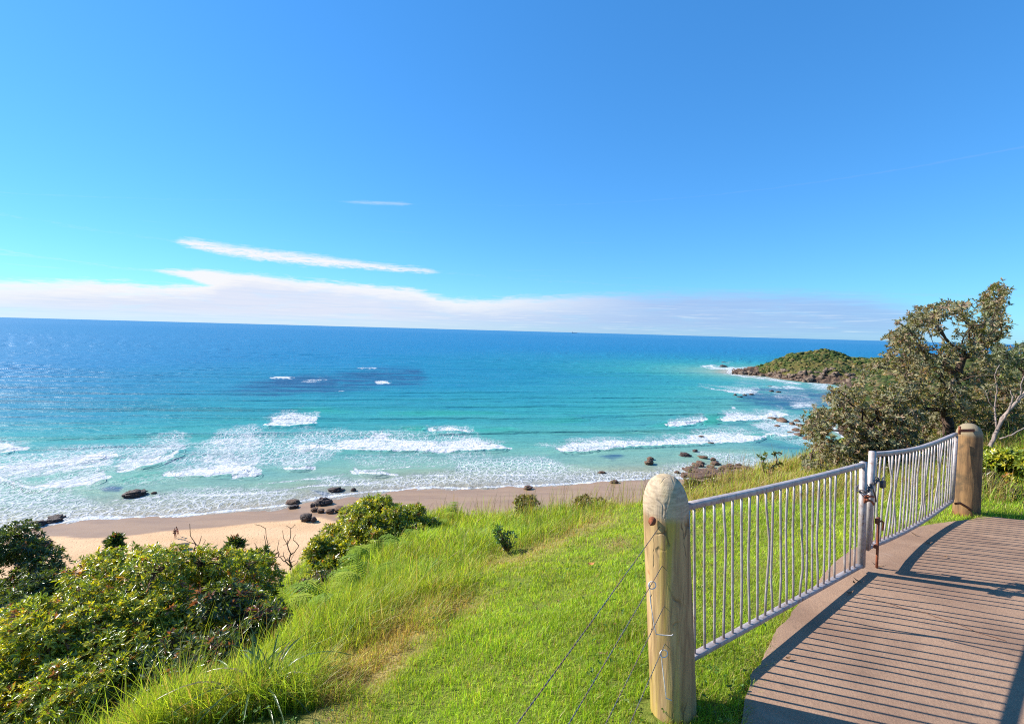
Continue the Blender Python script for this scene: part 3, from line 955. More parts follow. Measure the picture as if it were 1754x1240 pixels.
for poly, s, k in [
    ([(1203, 722), (1210, 713), (1228, 712), (1240, 720), (1228, 727), (1208, 728)], 4, 1.0),
    ([(1110, 730), (1145, 723), (1150, 730), (1140, 733)], 4, 0.8),
    ([(810, 736), (870, 733), (905, 738), (870, 742), (812, 742)], 4, 0.9),
    ([(690, 733), (725, 731), (726, 742), (700, 741)], 4, 0.8),
    ([(500, 702), (560, 700), (620, 706), (560, 708)], 4, 0.7),
    ([(650, 708), (760, 704), (860, 707), (760, 714)], 5, 0.7),
    ([(190, 826), (240, 812), (290, 806), (300, 818), (240, 830)], 5, 0.7),
    ([(880, 724), (980, 716), (1010, 720), (940, 728)], 4, 0.6),
]:
    green_a = np.maximum(green_a, k * poly_mask(px, py, poly, s))
# swell
nrm = np.array([-0.22, 0.975])
q = XX * nrm[0] + YY * nrm[1] + 16 * fbm(XX * 0.012, YY * 0.012, 61) + 3.5 * fbm(XX * 0.05, YY * 0.05, 62)
amp = (0.45 + 1.1 * np.clip(fbm(XX * 0.008, YY * 0.02, 63) + 0.5, 0, 1)) * sstep(14, 60, dsg) * (1 - sstep(600, 3000, RD))
crest = np.exp(2.4 * (np.sin(q * 2 * math.pi / 27) - 1)) * 0.75 + 0.30 * np.sin(q * 2 * math.pi / 13 + 2 + XX * 0.01) + 0.16 * np.sin(q * 2 * math.pi / 7.3 + XX * 0.05) + 0.5 * fbm(XX * 0.10, YY * 0.32, 67)
ZS = amp * crest * 0.62
ZS += hump * 0.32 + 0.4 * hump * fbm(XX * 0.5, YY * 0.5, 64) + green_a * 0.25
ZS += 0.10 * fbm(XX * 0.7, YY * 0.7, 65) * np.clip(foam_a + lace_a, 0, 1) * (RD < 600)
ZS += np.where(dsg < 14, 0.05 * fbm(XX * 0.3, YY * 0.3, 66), 0)
# normalised distance from shore, used for the colour of the water
shn = np.interp(np.clip(dsg, 0, None), [0, 6, 14, 30, 60, 110, 200, 420, 1200, 5000, 90000], [0.02, 0.10, 0.17, 0.25, 0.36, 0.46, 0.56, 0.68, 0.80, 0.92, 1.0])
near_rock = sstep(1230, 1420, px) * (py < 800)
shn = shn + 0.14 * near_rock * (RD < 900)
shn = np.clip(shn + 0.08 * sstep(500, 0, px) * sstep(760, 700, py) * (dsg > 20) * (RD < 1500), 0, 1)
nx, ny = len(az_s), len(rad_s)
idx = np.arange(nx * ny).reshape(ny, nx)
Q = np.stack([idx[:-1, :-1], idx[:-1, 1:], idx[1:, 1:], idx[1:, :-1]], -1).reshape(-1, 4)[:, ::-1]
keep = (dsg > -6)
kq = keep.ravel()[Q].any(1)
sea = link('sea', mesh_np('sea', np.stack([XX, YY, ZS], -1).reshape(-1, 3), Q[kq], M_sea,
                          attrs={'shore': shn.ravel(), 'foam': foam_a.ravel(), 'lace': lace_a.ravel(), 'reef': reef_a.ravel(), 'green': green_a.ravel()}, smooth=True))
tag(sea, 'open sea, turquoise near the beach with breaking waves, blue at the horizon', kind='structure')

# ------------------------------------------------------------------ headland
HP = [  # px, waterline py, ridge py, ridge distance
    (1256, 641, 638.5, 474), (1275, 642, 634, 474), (1296, 643.5, 630, 476), (1312, 645, 626, 478), (1328, 648, 618, 482), (1355, 652, 608.5, 486), (1385, 655, 605.5, 488),
    (1412, 657, 600.6, 490), (1437, 659.5, 604.5, 488), (1456, 661, 612.5, 480), (1474, 663, 615, 474), (1500, 667, 614, 470), (1560, 676, 612, 470), (1640, 690, 610, 470), (1760, 715, 608, 470), (1900, 740, 606, 480)]
HP = np.array(HP)
hu = np.concatenate([np.linspace(1254, 1500, 190), np.linspace(1502, 1900, 90)])
wy = np.interp(hu, HP[:, 0], HP[:, 1])
ry = np.interp(hu, HP[:, 0], HP[:, 2])
rY = np.interp(hu, HP[:, 0], HP[:, 3])
tt = np.concatenate([np.linspace(-0.12, 1, 90), np.linspace(1.02, 1.9, 30)])
HV = np.zeros((len(tt), len(hu), 3))
HR = np.zeros((len(tt), len(hu)))
for j in range(len(hu)):
    a = on_plane(hu[j], wy[j])
    b = P(hu[j], ry[j], rY[j])
    for i, t_ in enumerate(tt):
        if t_ <= 1:
            xy = a[:2] + (b[:2] - a[:2]) * t_
            if t_ < 0:
                z = 12 * t_
            else:
                z = b[2] * (0.30 * min(1, t_ / 0.16) + 0.70 * (np.sin(t_ * math.pi / 2)) ** 1.25)
            z *= 1.0
        else:
            xy = b[:2] + (b[:2] - a[:2]) / np.linalg.norm(b[:2] - a[:2]) * (t_ - 1) * 70
            z = b[2] * (1 - sstep(0, 0.9, t_ - 1) * 1.15)
        HV[i, j] = (*xy, z)
        HR[i, j] = 1 - sstep(0.02, 0.20 + 0.16 * float(fbm(np.array([hu[j] * 0.06]), np.array([3.3]), 77)[0]) + 0.25 * max(0, (1330 - hu[j]) / 70), t_) if t_ <= 1 else 0
HR = np.maximum(HR, sstep(1312, 1290, hu)[None, :] * 1.0)
amp = sstep(0.0, 0.3, tt)[:, None] * sstep(1258, 1330, hu)[None, :]
HV[..., 2] += (fbm(HV[..., 0] * 0.06, HV[..., 1] * 0.06, 71) * 8 * amp * np.where(tt > 0.9, 0.35, 1)[:, None]
               + fbm(HV[..., 0] * 0.25, HV[..., 1] * 0.25, 72) * 6.5 * HR * sstep(-0.02, 0.08, tt)[:, None]
               + fbm(HV[..., 0] * 0.5, HV[..., 1] * 0.5, 73) * 1.3 * amp)
nx, ny = len(hu), len(tt)
idx = np.arange(nx * ny).reshape(ny, nx)
Q = np.stack([idx[:-1, :-1], idx[:-1, 1:], idx[1:, 1:], idx[1:, :-1]], -1).reshape(-1, 4)
headland = link('headland_hill', mesh_np('headland_hill', HV.reshape(-1, 3), Q, M_headland, attrs={'rocky': HR.ravel()}, smooth=False))
tag(headland, 'low scrub covered headland running out into the sea', kind='structure')

# coast land to the right, mostly behind the tree
cx_ = np.arange(70, 620, 5.0)
cy_ = np.arange(40, 520, 5.0)
XX, YY = np.meshgrid(cx_, cy_)
cl_line = np.interp(YY, [40, 132, 150, 188, 240, 310, 362, 384, 520], [92, 84, 112, 128, 165, 210, 248, 262, 300])
din = XX - cl_line
ZZ = np.where(din > 0, 13 * (1 - np.exp(-din / 30)) + 12 * sstep(60, 200, din), 0.25 * din) + fbm(XX * 0.03, YY * 0.03, 75) * 6 * sstep(3, 30, din)
nx, ny = len(cx_), len(cy_)
idx = np.arange(nx * ny).reshape(ny, nx)
Q = np.stack([idx[:-1, :-1], idx[:-1, 1:], idx[1:, 1:], idx[1:, :-1]], -1).reshape(-1, 4)
coast = link('coast_hills', mesh_np('coast_hills', np.stack([XX, YY, ZZ], -1).reshape(-1, 3), Q, M_headland, attrs={'rocky': (1 - sstep(4, 26, din)).ravel()}, smooth=True))
tag(coast, 'scrubby coast behind the trees', kind='structure')


def ico(sub):
    import bmesh
    bm = bmesh.new()
    bmesh.ops.create_icosphere(bm, subdivisions=sub, radius=1.0)
    V = np.array([v.co[:] for v in bm.verts])
    Fc = np.array([[v.index for v in f.verts] for f in bm.faces])
    bm.free()
    return V, Fc


ICO2, ICO2F = ico(2)
ICO3, ICO3F = ico(3)
ICO4, ICO4F = ico(4)


def n3(V, s, seed):
    return fbm(V[:, 0] * s + 13 * seed, V[:, 1] * s + 7.3 * V[:, 2] * s, seed) + fbm(V[:, 2] * s + 3.1, V[:, 0] * s * 0.7 - V[:, 1] * s, seed + 5)


# scrub on the headland: rounded bushes crowding the slope, one mass
vs, fs, cs = [], [], []
off = 0
cnt = 0
for k in range(6000):
    i = rng.integers(22, len(tt) - 22)
    j = rng.integers(0, len(hu))
    if HR[i, j] > 0.45:
        continue
    p = HV[i, j] + rng.normal(0, 0.8, 3) * [1, 1, 0]
    dens_k = fbm(p[0] * 0.03, p[1] * 0.03, 81)
    if tt[i] < 0.55 and rng.random() > 0.25 + 1.6 * max(0, dens_k + 0.08):
        continue
    r = rng.uniform(0.9, 2.3) * (0.7 if tt[i] < 0.4 else 1.0)
    V = ICO2 * (1 + 0.9 * n3(ICO2 * 1.0, 1.6, k % 97)[:, None]) * [r, r, r * rng.uniform(0.55, 0.85)]
    vs.append(V + p)
    fs.append(ICO2F + off)
    off += len(V)
    hi_ = tt[i] > 0.6
    base = np.array([(0.030, 0.050, 0.014), (0.05, 0.072, 0.018), (0.10, 0.10, 0.028), (0.15, 0.115, 0.045)][rng.choice(4, p=[0.42, 0.34, 0.18, 0.06] if hi_ else [0.18, 0.22, 0.32, 0.28])]) * rng.uniform(0.8, 1.25)
    cs.append(np.tile(base, (len(V), 1)) * rng.uniform(0.75, 1.25, (len(V), 1)))
    cnt += 1
    if cnt > 2100:
        break
vs2, fs2, cs2, off2 = [], [], [], 0
for k in range(1500):
    y_ = rng.uniform(120, 430)
    x_ = float(np.interp(y_, [40, 132, 150, 188, 240, 310, 362, 384, 520], [92, 84, 112, 128, 165, 210, 248, 262, 300])) + 10 + 75 * rng.random() ** 1.4
    d_ = x_ - float(np.interp(y_, [40, 132, 150, 188, 240, 310, 362, 384, 520], [92, 84, 112, 128, 165, 210, 248, 262, 300]))
    z_ = 13 * (1 - math.exp(-d_ / 30)) + 12 * float(sstep(60, 200, d_)) + float(fbm(np.array([x_ * 0.03]), np.array([y_ * 0.03]), 75)[0]) * 6 * float(sstep(3, 30, d_))
    r = rng.uniform(1.0, 2.6)
    V = ICO2 * (1 + 0.9 * n3(ICO2, 1.6, k % 97)[:, None]) * [r, r, r * 0.7]
    vs2.append(V + [x_, y_, z_])
    fs2.append(ICO2F + off2)
    off2 += len(V)
    base = np.array([(0.035, 0.055, 0.016), (0.06, 0.075, 0.022), (0.11, 0.095, 0.035), (0.14, 0.10, 0.05)][rng.choice(4, p=[0.3, 0.3, 0.22, 0.18])])
    cs2.append(np.tile(base, (len(V), 1)) * rng.uniform(0.75, 1.25, (len(V), 1)))
M_scrub = leaf_material('far_scrub', under_f=0.0, trans=0.0, rough=0.9, spec=0.1)
scrub = link('headland_scrub', mesh_np('headland_scrub', np.concatenate(vs), np.concatenate(fs), M_scrub, cols=np.concatenate(cs)))
cscrub = link('coast_scrub', mesh_np('coast_scrub', np.concatenate(vs2), np.concatenate(fs2), M_scrub, cols=np.concatenate(cs2)))
tag(cscrub, 'brown green scrub along the coast behind the tree', 'scrub', kind='stuff')
tag(scrub, 'dense dark green scrub covering the distant headland', 'scrub', kind='stuff')

# ------------------------------------------------------------------ rocks
ROCK_MESHES = {}


def rock_mesh(seed, m, sub=3):
    key = (seed, m.name, sub)
    if key not in ROCK_MESHES:
        B, Fc = (ICO3, ICO3F) if sub == 3 else ((ICO4, ICO4F) if sub == 4 else (ICO2, ICO2F))
        V = np.sign(B) * np.abs(B) ** 0.8
        V = V * (1 + 0.75 * n3(B, 0.9, seed)[:, None] + 0.45 * n3(B, 2.2, seed + 3)[:, None])
        V = np.round(V * 2.6 + 0.35 * n3(B, 1.3, seed + 7)[:, None]) / 2.6 * 0.45 + V * 0.55
        st = np.round(V[:, 2] * 4) / 4
        V[:, 2] = 0.45 * V[:, 2] + 0.55 * st
        V[:, 2] += 0.12 * n3(B, 5, seed + 9)
        ROCK_MESHES[key] = mesh_np('rock', V, Fc, m)
    return ROCK_MESHES[key]


def rock(px, py, wpx, hpx, seed, m, label, group=None, z=0.1, sub=3, name='rock', rot=None, depth=0.75):
    p = on_plane(px, py, z)
    k = p[1] / F
    o = link(name, rock_mesh(seed, m, sub))
    wr = wpx * k / 2 * 0.92
    hr = hpx * k * 0.72
    o.scale = (wr, wr * depth, hr)
    o.location = (p[0], p[1] + wr * depth * 0.4, p[2] - hr * 0.10)
    o.rotation_euler = (0, 0, rng.uniform(0, 6.28) * 0.12 if rot is None else rot)
    tag(o, label, 'rock', group)
    return o


rock(228, 850, 38, 11, 1, M_rockdark, 'dark rock standing alone in the shallow wash left of centre beach', sub=4)
rock(263, 845, 9, 4, 2, M_rockdark, 'small dark stone just right of the lone rock in the shallow wash')
rock(57, 900, 28, 11, 3, M_rockdark, 'rounded dark rock at the left end of the sand beside the waterline', sub=4)
rock(88, 894, 26, 8, 4, M_rockdark, 'lower dark wedge rock at the waterline beside a rounded rock', sub=4)
rock(94, 887, 24, 6, 5, M_rockdark, 'flat slanting dark rock in the foam behind the wedge rock')
rock(30, 903, 16, 5, 6, M_rockdark, 'small half buried dark rock at the far left foam edge')
rock(574, 841, 24, 8, 7, M_rockdark, 'black flat topped rock in shallow water beyond the leafy shrub', sub=4)
rock(605, 840, 9, 5, 8, M_rockdark, 'small black stone to the right of the flat topped rock in shallow water')
rock(552, 862, 27, 12, 9, M_rockdark, 'largest jagged dark rock on the wet sand left of the shrub', z=0.5, sub=4)
rock(535, 866, 9, 5, 10, M_rockdark, 'small dark stone touching the left foot of the jagged rock', z=0.6)
rock(500, 861, 20, 7, 11, M_rockbrown, 'low broken grey brown rock in the swash at the waterline', z=0.2)
rock(502, 868, 16, 4, 12, M_rockdark, 'thin dark ledge of rock on sand just below the broken rock', z=0.4)
rock(538, 873, 12, 4, 13, M_rockbrown, 'small brown stone in the line of stones on wet sand, first of three', z=0.8)
rock(549, 875, 11, 5, 14, M_rockbrown, 'small round brown stone in the middle of the line on wet sand', z=0.9)
rock(565, 876, 16, 5, 15, M_rockbrown, 'brown stone at the shrub end of the line on wet sand', z=1.0)
rock(580, 873, 20, 5, 16, M_rockbrown, 'long low brown rock partly hidden by the shrub top', z=1.0)
rock(524, 888, 22, 9, 17, M_rockdark, 'domed dark rock alone on dry sand below the stone line', z=1.2, sub=4)
rock(537, 890, 10, 5, 18, M_rockdark, 'small dark stone leaning on the domed rock', z=1.2)
rock(313, 934, 18, 4, 19, M_rockdark, 'long flat dark rock lying on dry sand below the two people', z=1.6)
rock(904, 836, 17, 4, 20, M_rockbrown, 'flat brown rock on wet sand above the tall crest grass', z=0.4)
rock(1053, 826, 15, 6, 21, M_rockbrown, 'rough reddish brown rock at the swash line left of the round post', z=0.3)
rock(1031, 810, 14, 4, 22, M_rockbrown, 'pale washed rock awash in the foam left of the round post')
rock(1112, 795, 16, 9, 23, M_rockbrown, 'upright brown rock standing in the water above the round post', sub=4)
rock(1114, 787, 12, 6, 24, M_rockbrown, 'small brown rock behind the upright rock in the water')
rock(1174, 781, 21, 7, 25, M_rockdark, 'dark blocky rock in the turquoise water off the rock shelf', sub=4)
rock(1191, 773, 10, 4, 26, M_rockdark, 'small dark rock behind the blocky one in turquoise water')
rock(1218, 760, 11, 4, 27, M_rockbrown, 'brown rock poking out of the front edge of the breaking wave')
rock(1201, 748, 10, 3, 28, M_rockbrown, 'small reddish rock inside the white breaking wave')
shelf = [(1205, 784, 17, 7), (1222, 788, 12, 6), (1192, 796, 16, 5), (1200, 793, 18, 5), (1226, 795, 22, 8), (1218, 800, 16, 6), (1180, 806, 20, 7), (1196, 808, 16, 6), (1208, 811, 22, 8),
         (1230, 808, 14, 6), (1243, 802, 18, 7), (1252, 797, 14, 4), (1262, 798, 10, 4), (1248, 809, 16, 8), (1262, 806, 12, 6), (1270, 802, 12, 5), (1279, 804, 16, 8), (1290, 808, 18, 9),
         (1276, 812, 18, 7), (1264, 815, 16, 6), (1236, 815, 18, 7), (1220, 816, 18, 6), (1286, 816, 16, 7), (1160, 809, 12, 4), (1172, 815, 14, 5)]
shelf = [(x, y, w_ * 0.85, h_ * 0.8) for x, y, w_, h_ in shelf] + [(rng.uniform(1168, 1298), 0, rng.uniform(5, 10), rng.uniform(2, 4.5)) for _ in range(40)] + [(rng.uniform(1180, 1292), 0, rng.uniform(20, 34), rng.uniform(3, 4.5)) for _ in range(12)]
shelf = [(x, y if y else rng.uniform(797, 818) - (x - 1230) * 0.02, w_, h_) for x, y, w_, h_ in shelf]
for k, (x, y, w_, h_) in enumerate(shelf):
    rock(x, y, w_ * 1.05, h_, 30 + k % 9, M_rockbrown, 'brown rock of the low rock shelf at the waterline behind the dry grass', 'rocks of the shelf behind the dry grass', z=0.2, rot=rng.uniform(0, 6.28))
for k, (x, y, w_, h_) in enumerate([(1260, 678, 7, 4), (1268, 681, 9, 4), (1276, 678, 9, 4), (1288, 676, 8, 3)]):
    rock(x, y, w_, h_, 40 + k, M_rockdark, 'small dark rock in a row awash in the middle bay', 'rocks awash in the middle bay')
for k, (x, y, w_, h_) in enumerate([(1322, 671, 9, 4), (1334, 672, 8, 3), (1320, 662, 7, 2)]):
    rock(x, y, w_, h_, 44 + k, M_rockdark, 'small dark rock in the deep blue water just off the headland', 'rocks off the headland')
for k, (x, y, w_, h_) in enumerate([(1324, 718, 13, 6), (1342, 722, 22, 9), (1332, 730, 9, 3), (1358, 727, 12, 6), (1366, 722, 10, 5), (1372, 730, 14, 7), (1364, 738, 14, 6), (1378, 742, 16, 8), (1388, 735, 16, 8),
                                    (1355, 742, 10, 4), (1398, 728, 18, 9), (1408, 742, 20, 9), (1368, 746, 16, 6), (1384, 752, 14, 6)]):
    rock(x, y, w_, h_, 30 + (k * 5) % 9, M_rockbrown, 'brown rock of the foam washed point left of the tree', 'rocks of the point by the tree', rot=rng.uniform(0, 6.28))
rock(1239, 628.5, 15, 4.5, 50, M_rockdark, 'dark rock awash in white water off the tip of the headland')
rock(1277, 637, 36, 5.5, 51, M_rockbrown, 'long low brown rock slab at the tip of the headland', sub=4)
rock(1288, 631, 20, 5, 52, M_rockbrown, 'brown rock rising behind the slab at the headland tip')
rock(1241, 621, 9, 1.8, 53, M_rockdark, 'farthest thin dark rock seaward of the headland')
for k in range(120):
    j = int(rng.integers(10, 185))
    i = int(rng.integers(9, 24))
    q_ = HV[i, j]
    o = link('boulder', rock_mesh(30 + k % 9, M_rockcliff, 3))
    s_ = rng.uniform(0.7, 2.5)
    o.scale = (s_, s_ * rng.uniform(0.6, 1), s_ * rng.uniform(0.5, 0.85))
    o.location = (q_[0], q_[1], q_[2] + 0.3)
    o.rotation_euler = (0, 0, rng.uniform(0, 6.28))
    tag(o, 'boulder of the rocky foot of the distant headland', 'boulder', 'boulders at the foot of the headland')

# ------------------------------------------------------------------ a ship on the horizon
M_ship, n = mat('ship_paint')
out(n, pbsdf(n, n.mix(n.noise(objco(n), 0.1), (0.12, 0.16, 0.24), (0.2, 0.24, 0.32)), 0.6))
sp_ = on_plane(984, 568.2)
sp_[0] *= 24000 / sp_[1]
sp_[1] = 24000
ship = thing('cargo_ship', 'tiny grey cargo ship on the horizon right of the cloud bank centre', 'ship', (sp_[0], sp_[1], 0))
L_, W_ = 130, 20
hv = np.array([(-L_, -W_, 0), (L_ - 20, -W_, 0), (L_, 0, 0), (L_ - 20, W_, 0), (-L_, W_, 0), (-L_, -W_, 18), (L_ - 10, -W_, 18), (L_ + 14, 0, 24), (L_ - 10, W_, 18), (-L_, W_, 18)], float)
me = bpy.data.meshes.new('hull')
me.from_pydata([tuple(a) for a in hv], [], [(0, 1, 6, 5), (1, 2, 7, 6), (2, 3, 8, 7), (3, 4, 9, 8), (4, 0, 5, 9), (5, 6, 7, 8, 9)])
me.materials.append(M_ship)
link('hull', me, ship)


def boxv(x0, x1, y0, y1, z0, z1):
    V = np.array([(x, y, z) for z in (z0, z1) for x, y in ((x0, y0), (x1, y0), (x1, y1), (x0, y1))], float)
    return V, np.array([(0, 3, 2, 1), (4, 5, 6, 7), (0, 1, 5, 4), (1, 2, 6, 5), (2, 3, 7, 6), (3, 0, 4, 7)])


mb = MB()
for b in [(-L_ + 6, -L_ + 44, -15, 15, 18.1, 48), (-L_ + 20, -L_ + 32, -5, 5, 48.1, 60)]:
    V, Q_ = boxv(*b)
    mb.add(V + np.array(ship.location), None, Q_)
mb.build('bridge_house', M_ship, ship)

# ------------------------------------------------------------------ concrete path
EDGE_PX = [(1255, 1290), (1268, 1240), (1285, 1156), (1304, 1134), (1318, 1104), (1330, 1077), (1352, 1055), (1385, 1014), (1415, 979), (1436, 958), (1456, 942), (1485, 929), (1512, 919), (1560, 905), (1592, 898), (1630, 893), (1664, 889), (1682, 884), (1715, 886), (1754, 890), (1850, 898)]


def on_slab(px, py):
    d = fwd + rgt * (px - CX) / F - upv * (py - CY) / F
    # z = EYE - (1.93 + 0.015 y)
    k = -1.93 / (d[2] + 0.015 * d[1])
    return np.array([d[0] * k, d[1] * k, EYE + d[2] * k])


ring = []
ep = [on_slab(x, y) for x, y in EDGE_PX]
for a, b in zip(ep[:-1], ep[1:]):
    for t_ in np.linspace(0, 1, 6, endpoint=False):
        p = a + (b - a) * t_
        nsz = 0.030 * fbm(np.array([p[0] * 6]), np.array([p[1] * 6]), 91)[0] + 0.02 * fbm(np.array([p[0] * 22]), np.array([p[1] * 22]), 92)[0]
        ring.append(p + np.array([nsz * 2, nsz, 0]))
ring.append(ep[-1])
ring += [np.array([x, y, EYE - slab_D(y)]) for x, y in [(9.5, 4.4), (9.5, -4.0), (-0.4, -4.0), (-0.1, 0.4), (0.75, 1.7)]]
ring = np.array(ring)
import bmesh
bm = bmesh.new()
tv = [bm.verts.new(p) for p in ring]
bv = [bm.verts.new(p - np.array([0, 0, 0.16])) for p in ring]
bm.faces.new(tv)
for i in range(len(ring)):
    j = (i + 1) % len(ring)
    bm.faces.new((tv[j], tv[i], bv[i], bv[j]))
bmesh.ops.recalc_face_normals(bm, faces=bm.faces)
bmesh.ops.triangulate(bm, faces=[f for f in bm.faces if len(f.verts) > 4])
me = bpy.data.meshes.new('path')
bm.to_mesh(me)
bm.free()
me.materials.append(M_conc)
path = link('path', me)
tag(path, 'brown weathered concrete path under the gate', kind='structure')
# long hairline crack filled with soil
M_crack, n = mat('crack_soil')
out(n, pbsdf(n, n.mix(n.noise(objco(n), 30), (0.15, 0.06, 0.03), (0.26, 0.11, 0.05)), 0.95, 0.1))
cp = []
ctrl = [(1478, 1021), (1520, 1033), (1563, 1046), (1585, 1049), (1612, 1060), (1640, 1068), (1672, 1082), (1735, 1101)]
for (ax, ay), (bx_, by_) in zip(ctrl[:-1], ctrl[1:]):
    for t_ in np.linspace(0, 1, 5, endpoint=False):
        cp.append(on_slab(ax + (bx_ - ax) * t_ + rng.normal(0, 0.5), ay + (by_ - ay) * t_ + rng.normal(0, 0.5)) + [0, 0, 0.004])
cp = np.array(cp)
tg = np.gradient(cp, axis=0)
sd_ = np.stack([-tg[:, 1], tg[:, 0], 0 * tg[:, 0]], 1)
sd_ /= np.linalg.norm(sd_, axis=1)[:, None]
wd = rng.uniform(0.0015, 0.0035, len(cp))[:, None]
V = np.concatenate([cp - sd_ * wd, cp + sd_ * wd])
m_ = len(cp)
i = np.arange(m_ - 1)
o = link('crack', mesh_np('crack', V, np.stack([i, i + 1, m_ + i + 1, m_ + i], 1), M_crack), path)
tag(o, kind='structure')

# ------------------------------------------------------------------ gate
GT = np.array([GTX, GTY, 0])
GN = np.array([-GTY, GTX, 0])


def G(s, D, off=0.0):
    return np.array([GX0 + GTX * s, GY0 + GTY * s, EYE - D]) + GN * off


def bend_bar(p0, p1, amt, seed):
    r_ = np.random.default_rng(seed)
    n_ = 9
    t_ = np.linspace(0, 1, n_)
    pts = p0[None] + (p1 - p0)[None] * t_[:, None]
    kink = r_.uniform(0.25, 0.8)
    prof = np.where(t_ < kink, t_ / kink, (1 - t_) / (1 - kink)) ** 1.4
    pts += GT[None] * (prof * amt)[:, None]
    pts += GN[None] * (prof * r_.normal(0, abs(amt) * 0.5 + 0.003))[:, None]
    return pts


BEND_L = {2: .004, 3: .004, 6: .01, 8: .022, 9: -.018, 10: .008, 11: .02, 12: .055, 13: -.01, 15: .012, 16: -.015, 17: .02, 19: .03}
BEND_R = {1: -.012, 3: .02, 4: .03, 6: -.02, 7: .045, 9: .03, 10: -.02, 12: .03, 15: -.03, 16: .02, 18: .03, 20: -.02}


def gate_leaf(label, s0, s1, topf, botf, shear, bends, skip, bar_s, hinge_first):
    root = thing('gate_leaf', label, 'gate', G(s0 if hinge_first else s1, botf(s0 if hinge_first else s1)))
    n_ = 15
    ss = np.linspace(s0, s1, n_)
    mb = MB()
    mb.bar([G(s, topf(s) + 0.018) for s in ss], 0.036, 0.035, GN, 0.0025)
    mb.build('top_rail', M_galv, root)
    mb = MB()
    mb.bar([G(s + shear, botf(s) - 0.015) for s in ss], 0.040, 0.029, GN, 0.0025)
    mb.build('bottom_rail', M_galv, root)
    for s, wdt, ext in ((s0, 0.026 if hinge_first else 0.056, 0), (s1, 0.056 if hinge_first else 0.030, 0)):
        big_ = wdt > 0.05
        a = G(s + (0 if s == s0 else -wdt * 0.0), topf(s) - (0.006 if big_ else -0.037))
        b = G(s + shear, botf(s) + (0.004 if big_ else -0.031))
        # upright: bar along z needs its own frame
        mb = MB()
        pr = np.array([(-wdt / 2, -0.021), (wdt / 2, -0.021), (wdt / 2, 0.021), (-wdt / 2, 0.021)])
        V = np.concatenate([p + np.outer(pr[:, 0], GT) + np.outer(pr[:, 1], GN) for p in (a, b)])
        mb.add(V, None, np.array([(0, 1, 5, 4), (1, 2, 6, 5), (2, 3, 7, 6), (3, 0, 4, 7), (3, 2, 1, 0), (4, 5, 6, 7)]))
        mb.build('stile', M_galv, root)
    for k, s in enumerate(bar_s):
        if k in skip:
            continue
        mb = MB()
        rr = np.random.default_rng(k + int(s0 * 10))
        amt = bends.get(k, rr.normal(0, 0.004))
        mb.tube(bend_bar(G(s, topf(s) + 0.0365), G(s + shear, botf(s) - 0.0305), amt, k), 0.0078, 8)
        mb.build('bar', M_galv, root, smooth=True)
    return root


topL = lambda s: 0.915 + (1.040 - 0.915) * s / 2.6 + 0.012 * math.sin(math.pi * s / 2.6)
botL = lambda s: 1.825 + (1.945 - 1.825) * s / 2.6
topR = lambda s: float(np.interp(s, [2.68, 3.1, 3.6, 4.0, 4.5, 5.33], [0.968, 1.012, 1.052, 1.072, 1.078, 1.066]))
botR = lambda s: float(np.interp(s, [2.68, 3.1, 3.6, 4.0, 4.5, 5.33], [1.812, 1.855, 1.888, 1.902, 1.906, 1.885]))
gl = gate_leaf('near metal gate leaf, hung on the large front post, with bent pale bars', 0.02, 2.52, topL, botL, 0.055, BEND_L, {20}, [0.10 + 0.0985 * k for k in range(24)], True)
gr = gate_leaf('far metal gate leaf, its top rail sagging toward the shaded post', 2.72, 5.33, topR, botR, -0.035, BEND_R, set(), [2.82 + 0.1005 * k for k in range(25)], False)
# drop bolt on the far leaf
mb = MB()
s_b = 2.785
b0 = G(s_b, 1.62, -0.045)
mb.tube([G(s_b, 1.57, -0.045), G(s_b, 1.75, -0.045), G(s_b + 0.002, 1.88, -0.045), G(s_b + 0.003, slab_D(4.2) - 0.004, -0.045)], 0.0105, 8)
mb.tube([G(s_b, 1.58, -0.045), G(s_b + 0.03, 1.578, -0.06), G(s_b + 0.07, 1.60, -0.06), G(s_b + 0.075, 1.67, -0.055)], 0.008, 7)
db = mb.build('drop_bolt', M_rust, gr, smooth=True)
mb = MB()
mb.bar([G(s_b - 0.03, 1.575, -0.036), G(s_b + 0.04, 1.575, -0.036)], 0.02, 0.045, GN, 0.002)
mb.bar([G(s_b - 0.03, 1.80, -0.036), G(s_b + 0.03, 1.80, -0.036)], 0.02, 0.03, GN, 0.002)
mb.build('bolt_guide', M_rust, gr)
# rusty latch plate on the near leaf
mb = MB()
mb.bar([G(2.475, 1.335, -0.034), G(2.55, 1.335, -0.034)], 0.012, 0.06, GN, 0.002)
mb.tube([G(2.47, 1.33, -0.05), G(2.54, 1.35, -0.06), G(2.60, 1.385, -0.06), G(2.63, 1.40, -0.05)], 0.009, 7)
mb.tube([G(2.50, 1.31, -0.05), G(2.57, 1.315, -0.06), G(2.62, 1.335, -0.05)], 0.008, 7)
mb.build('latch', M_rust, gl)

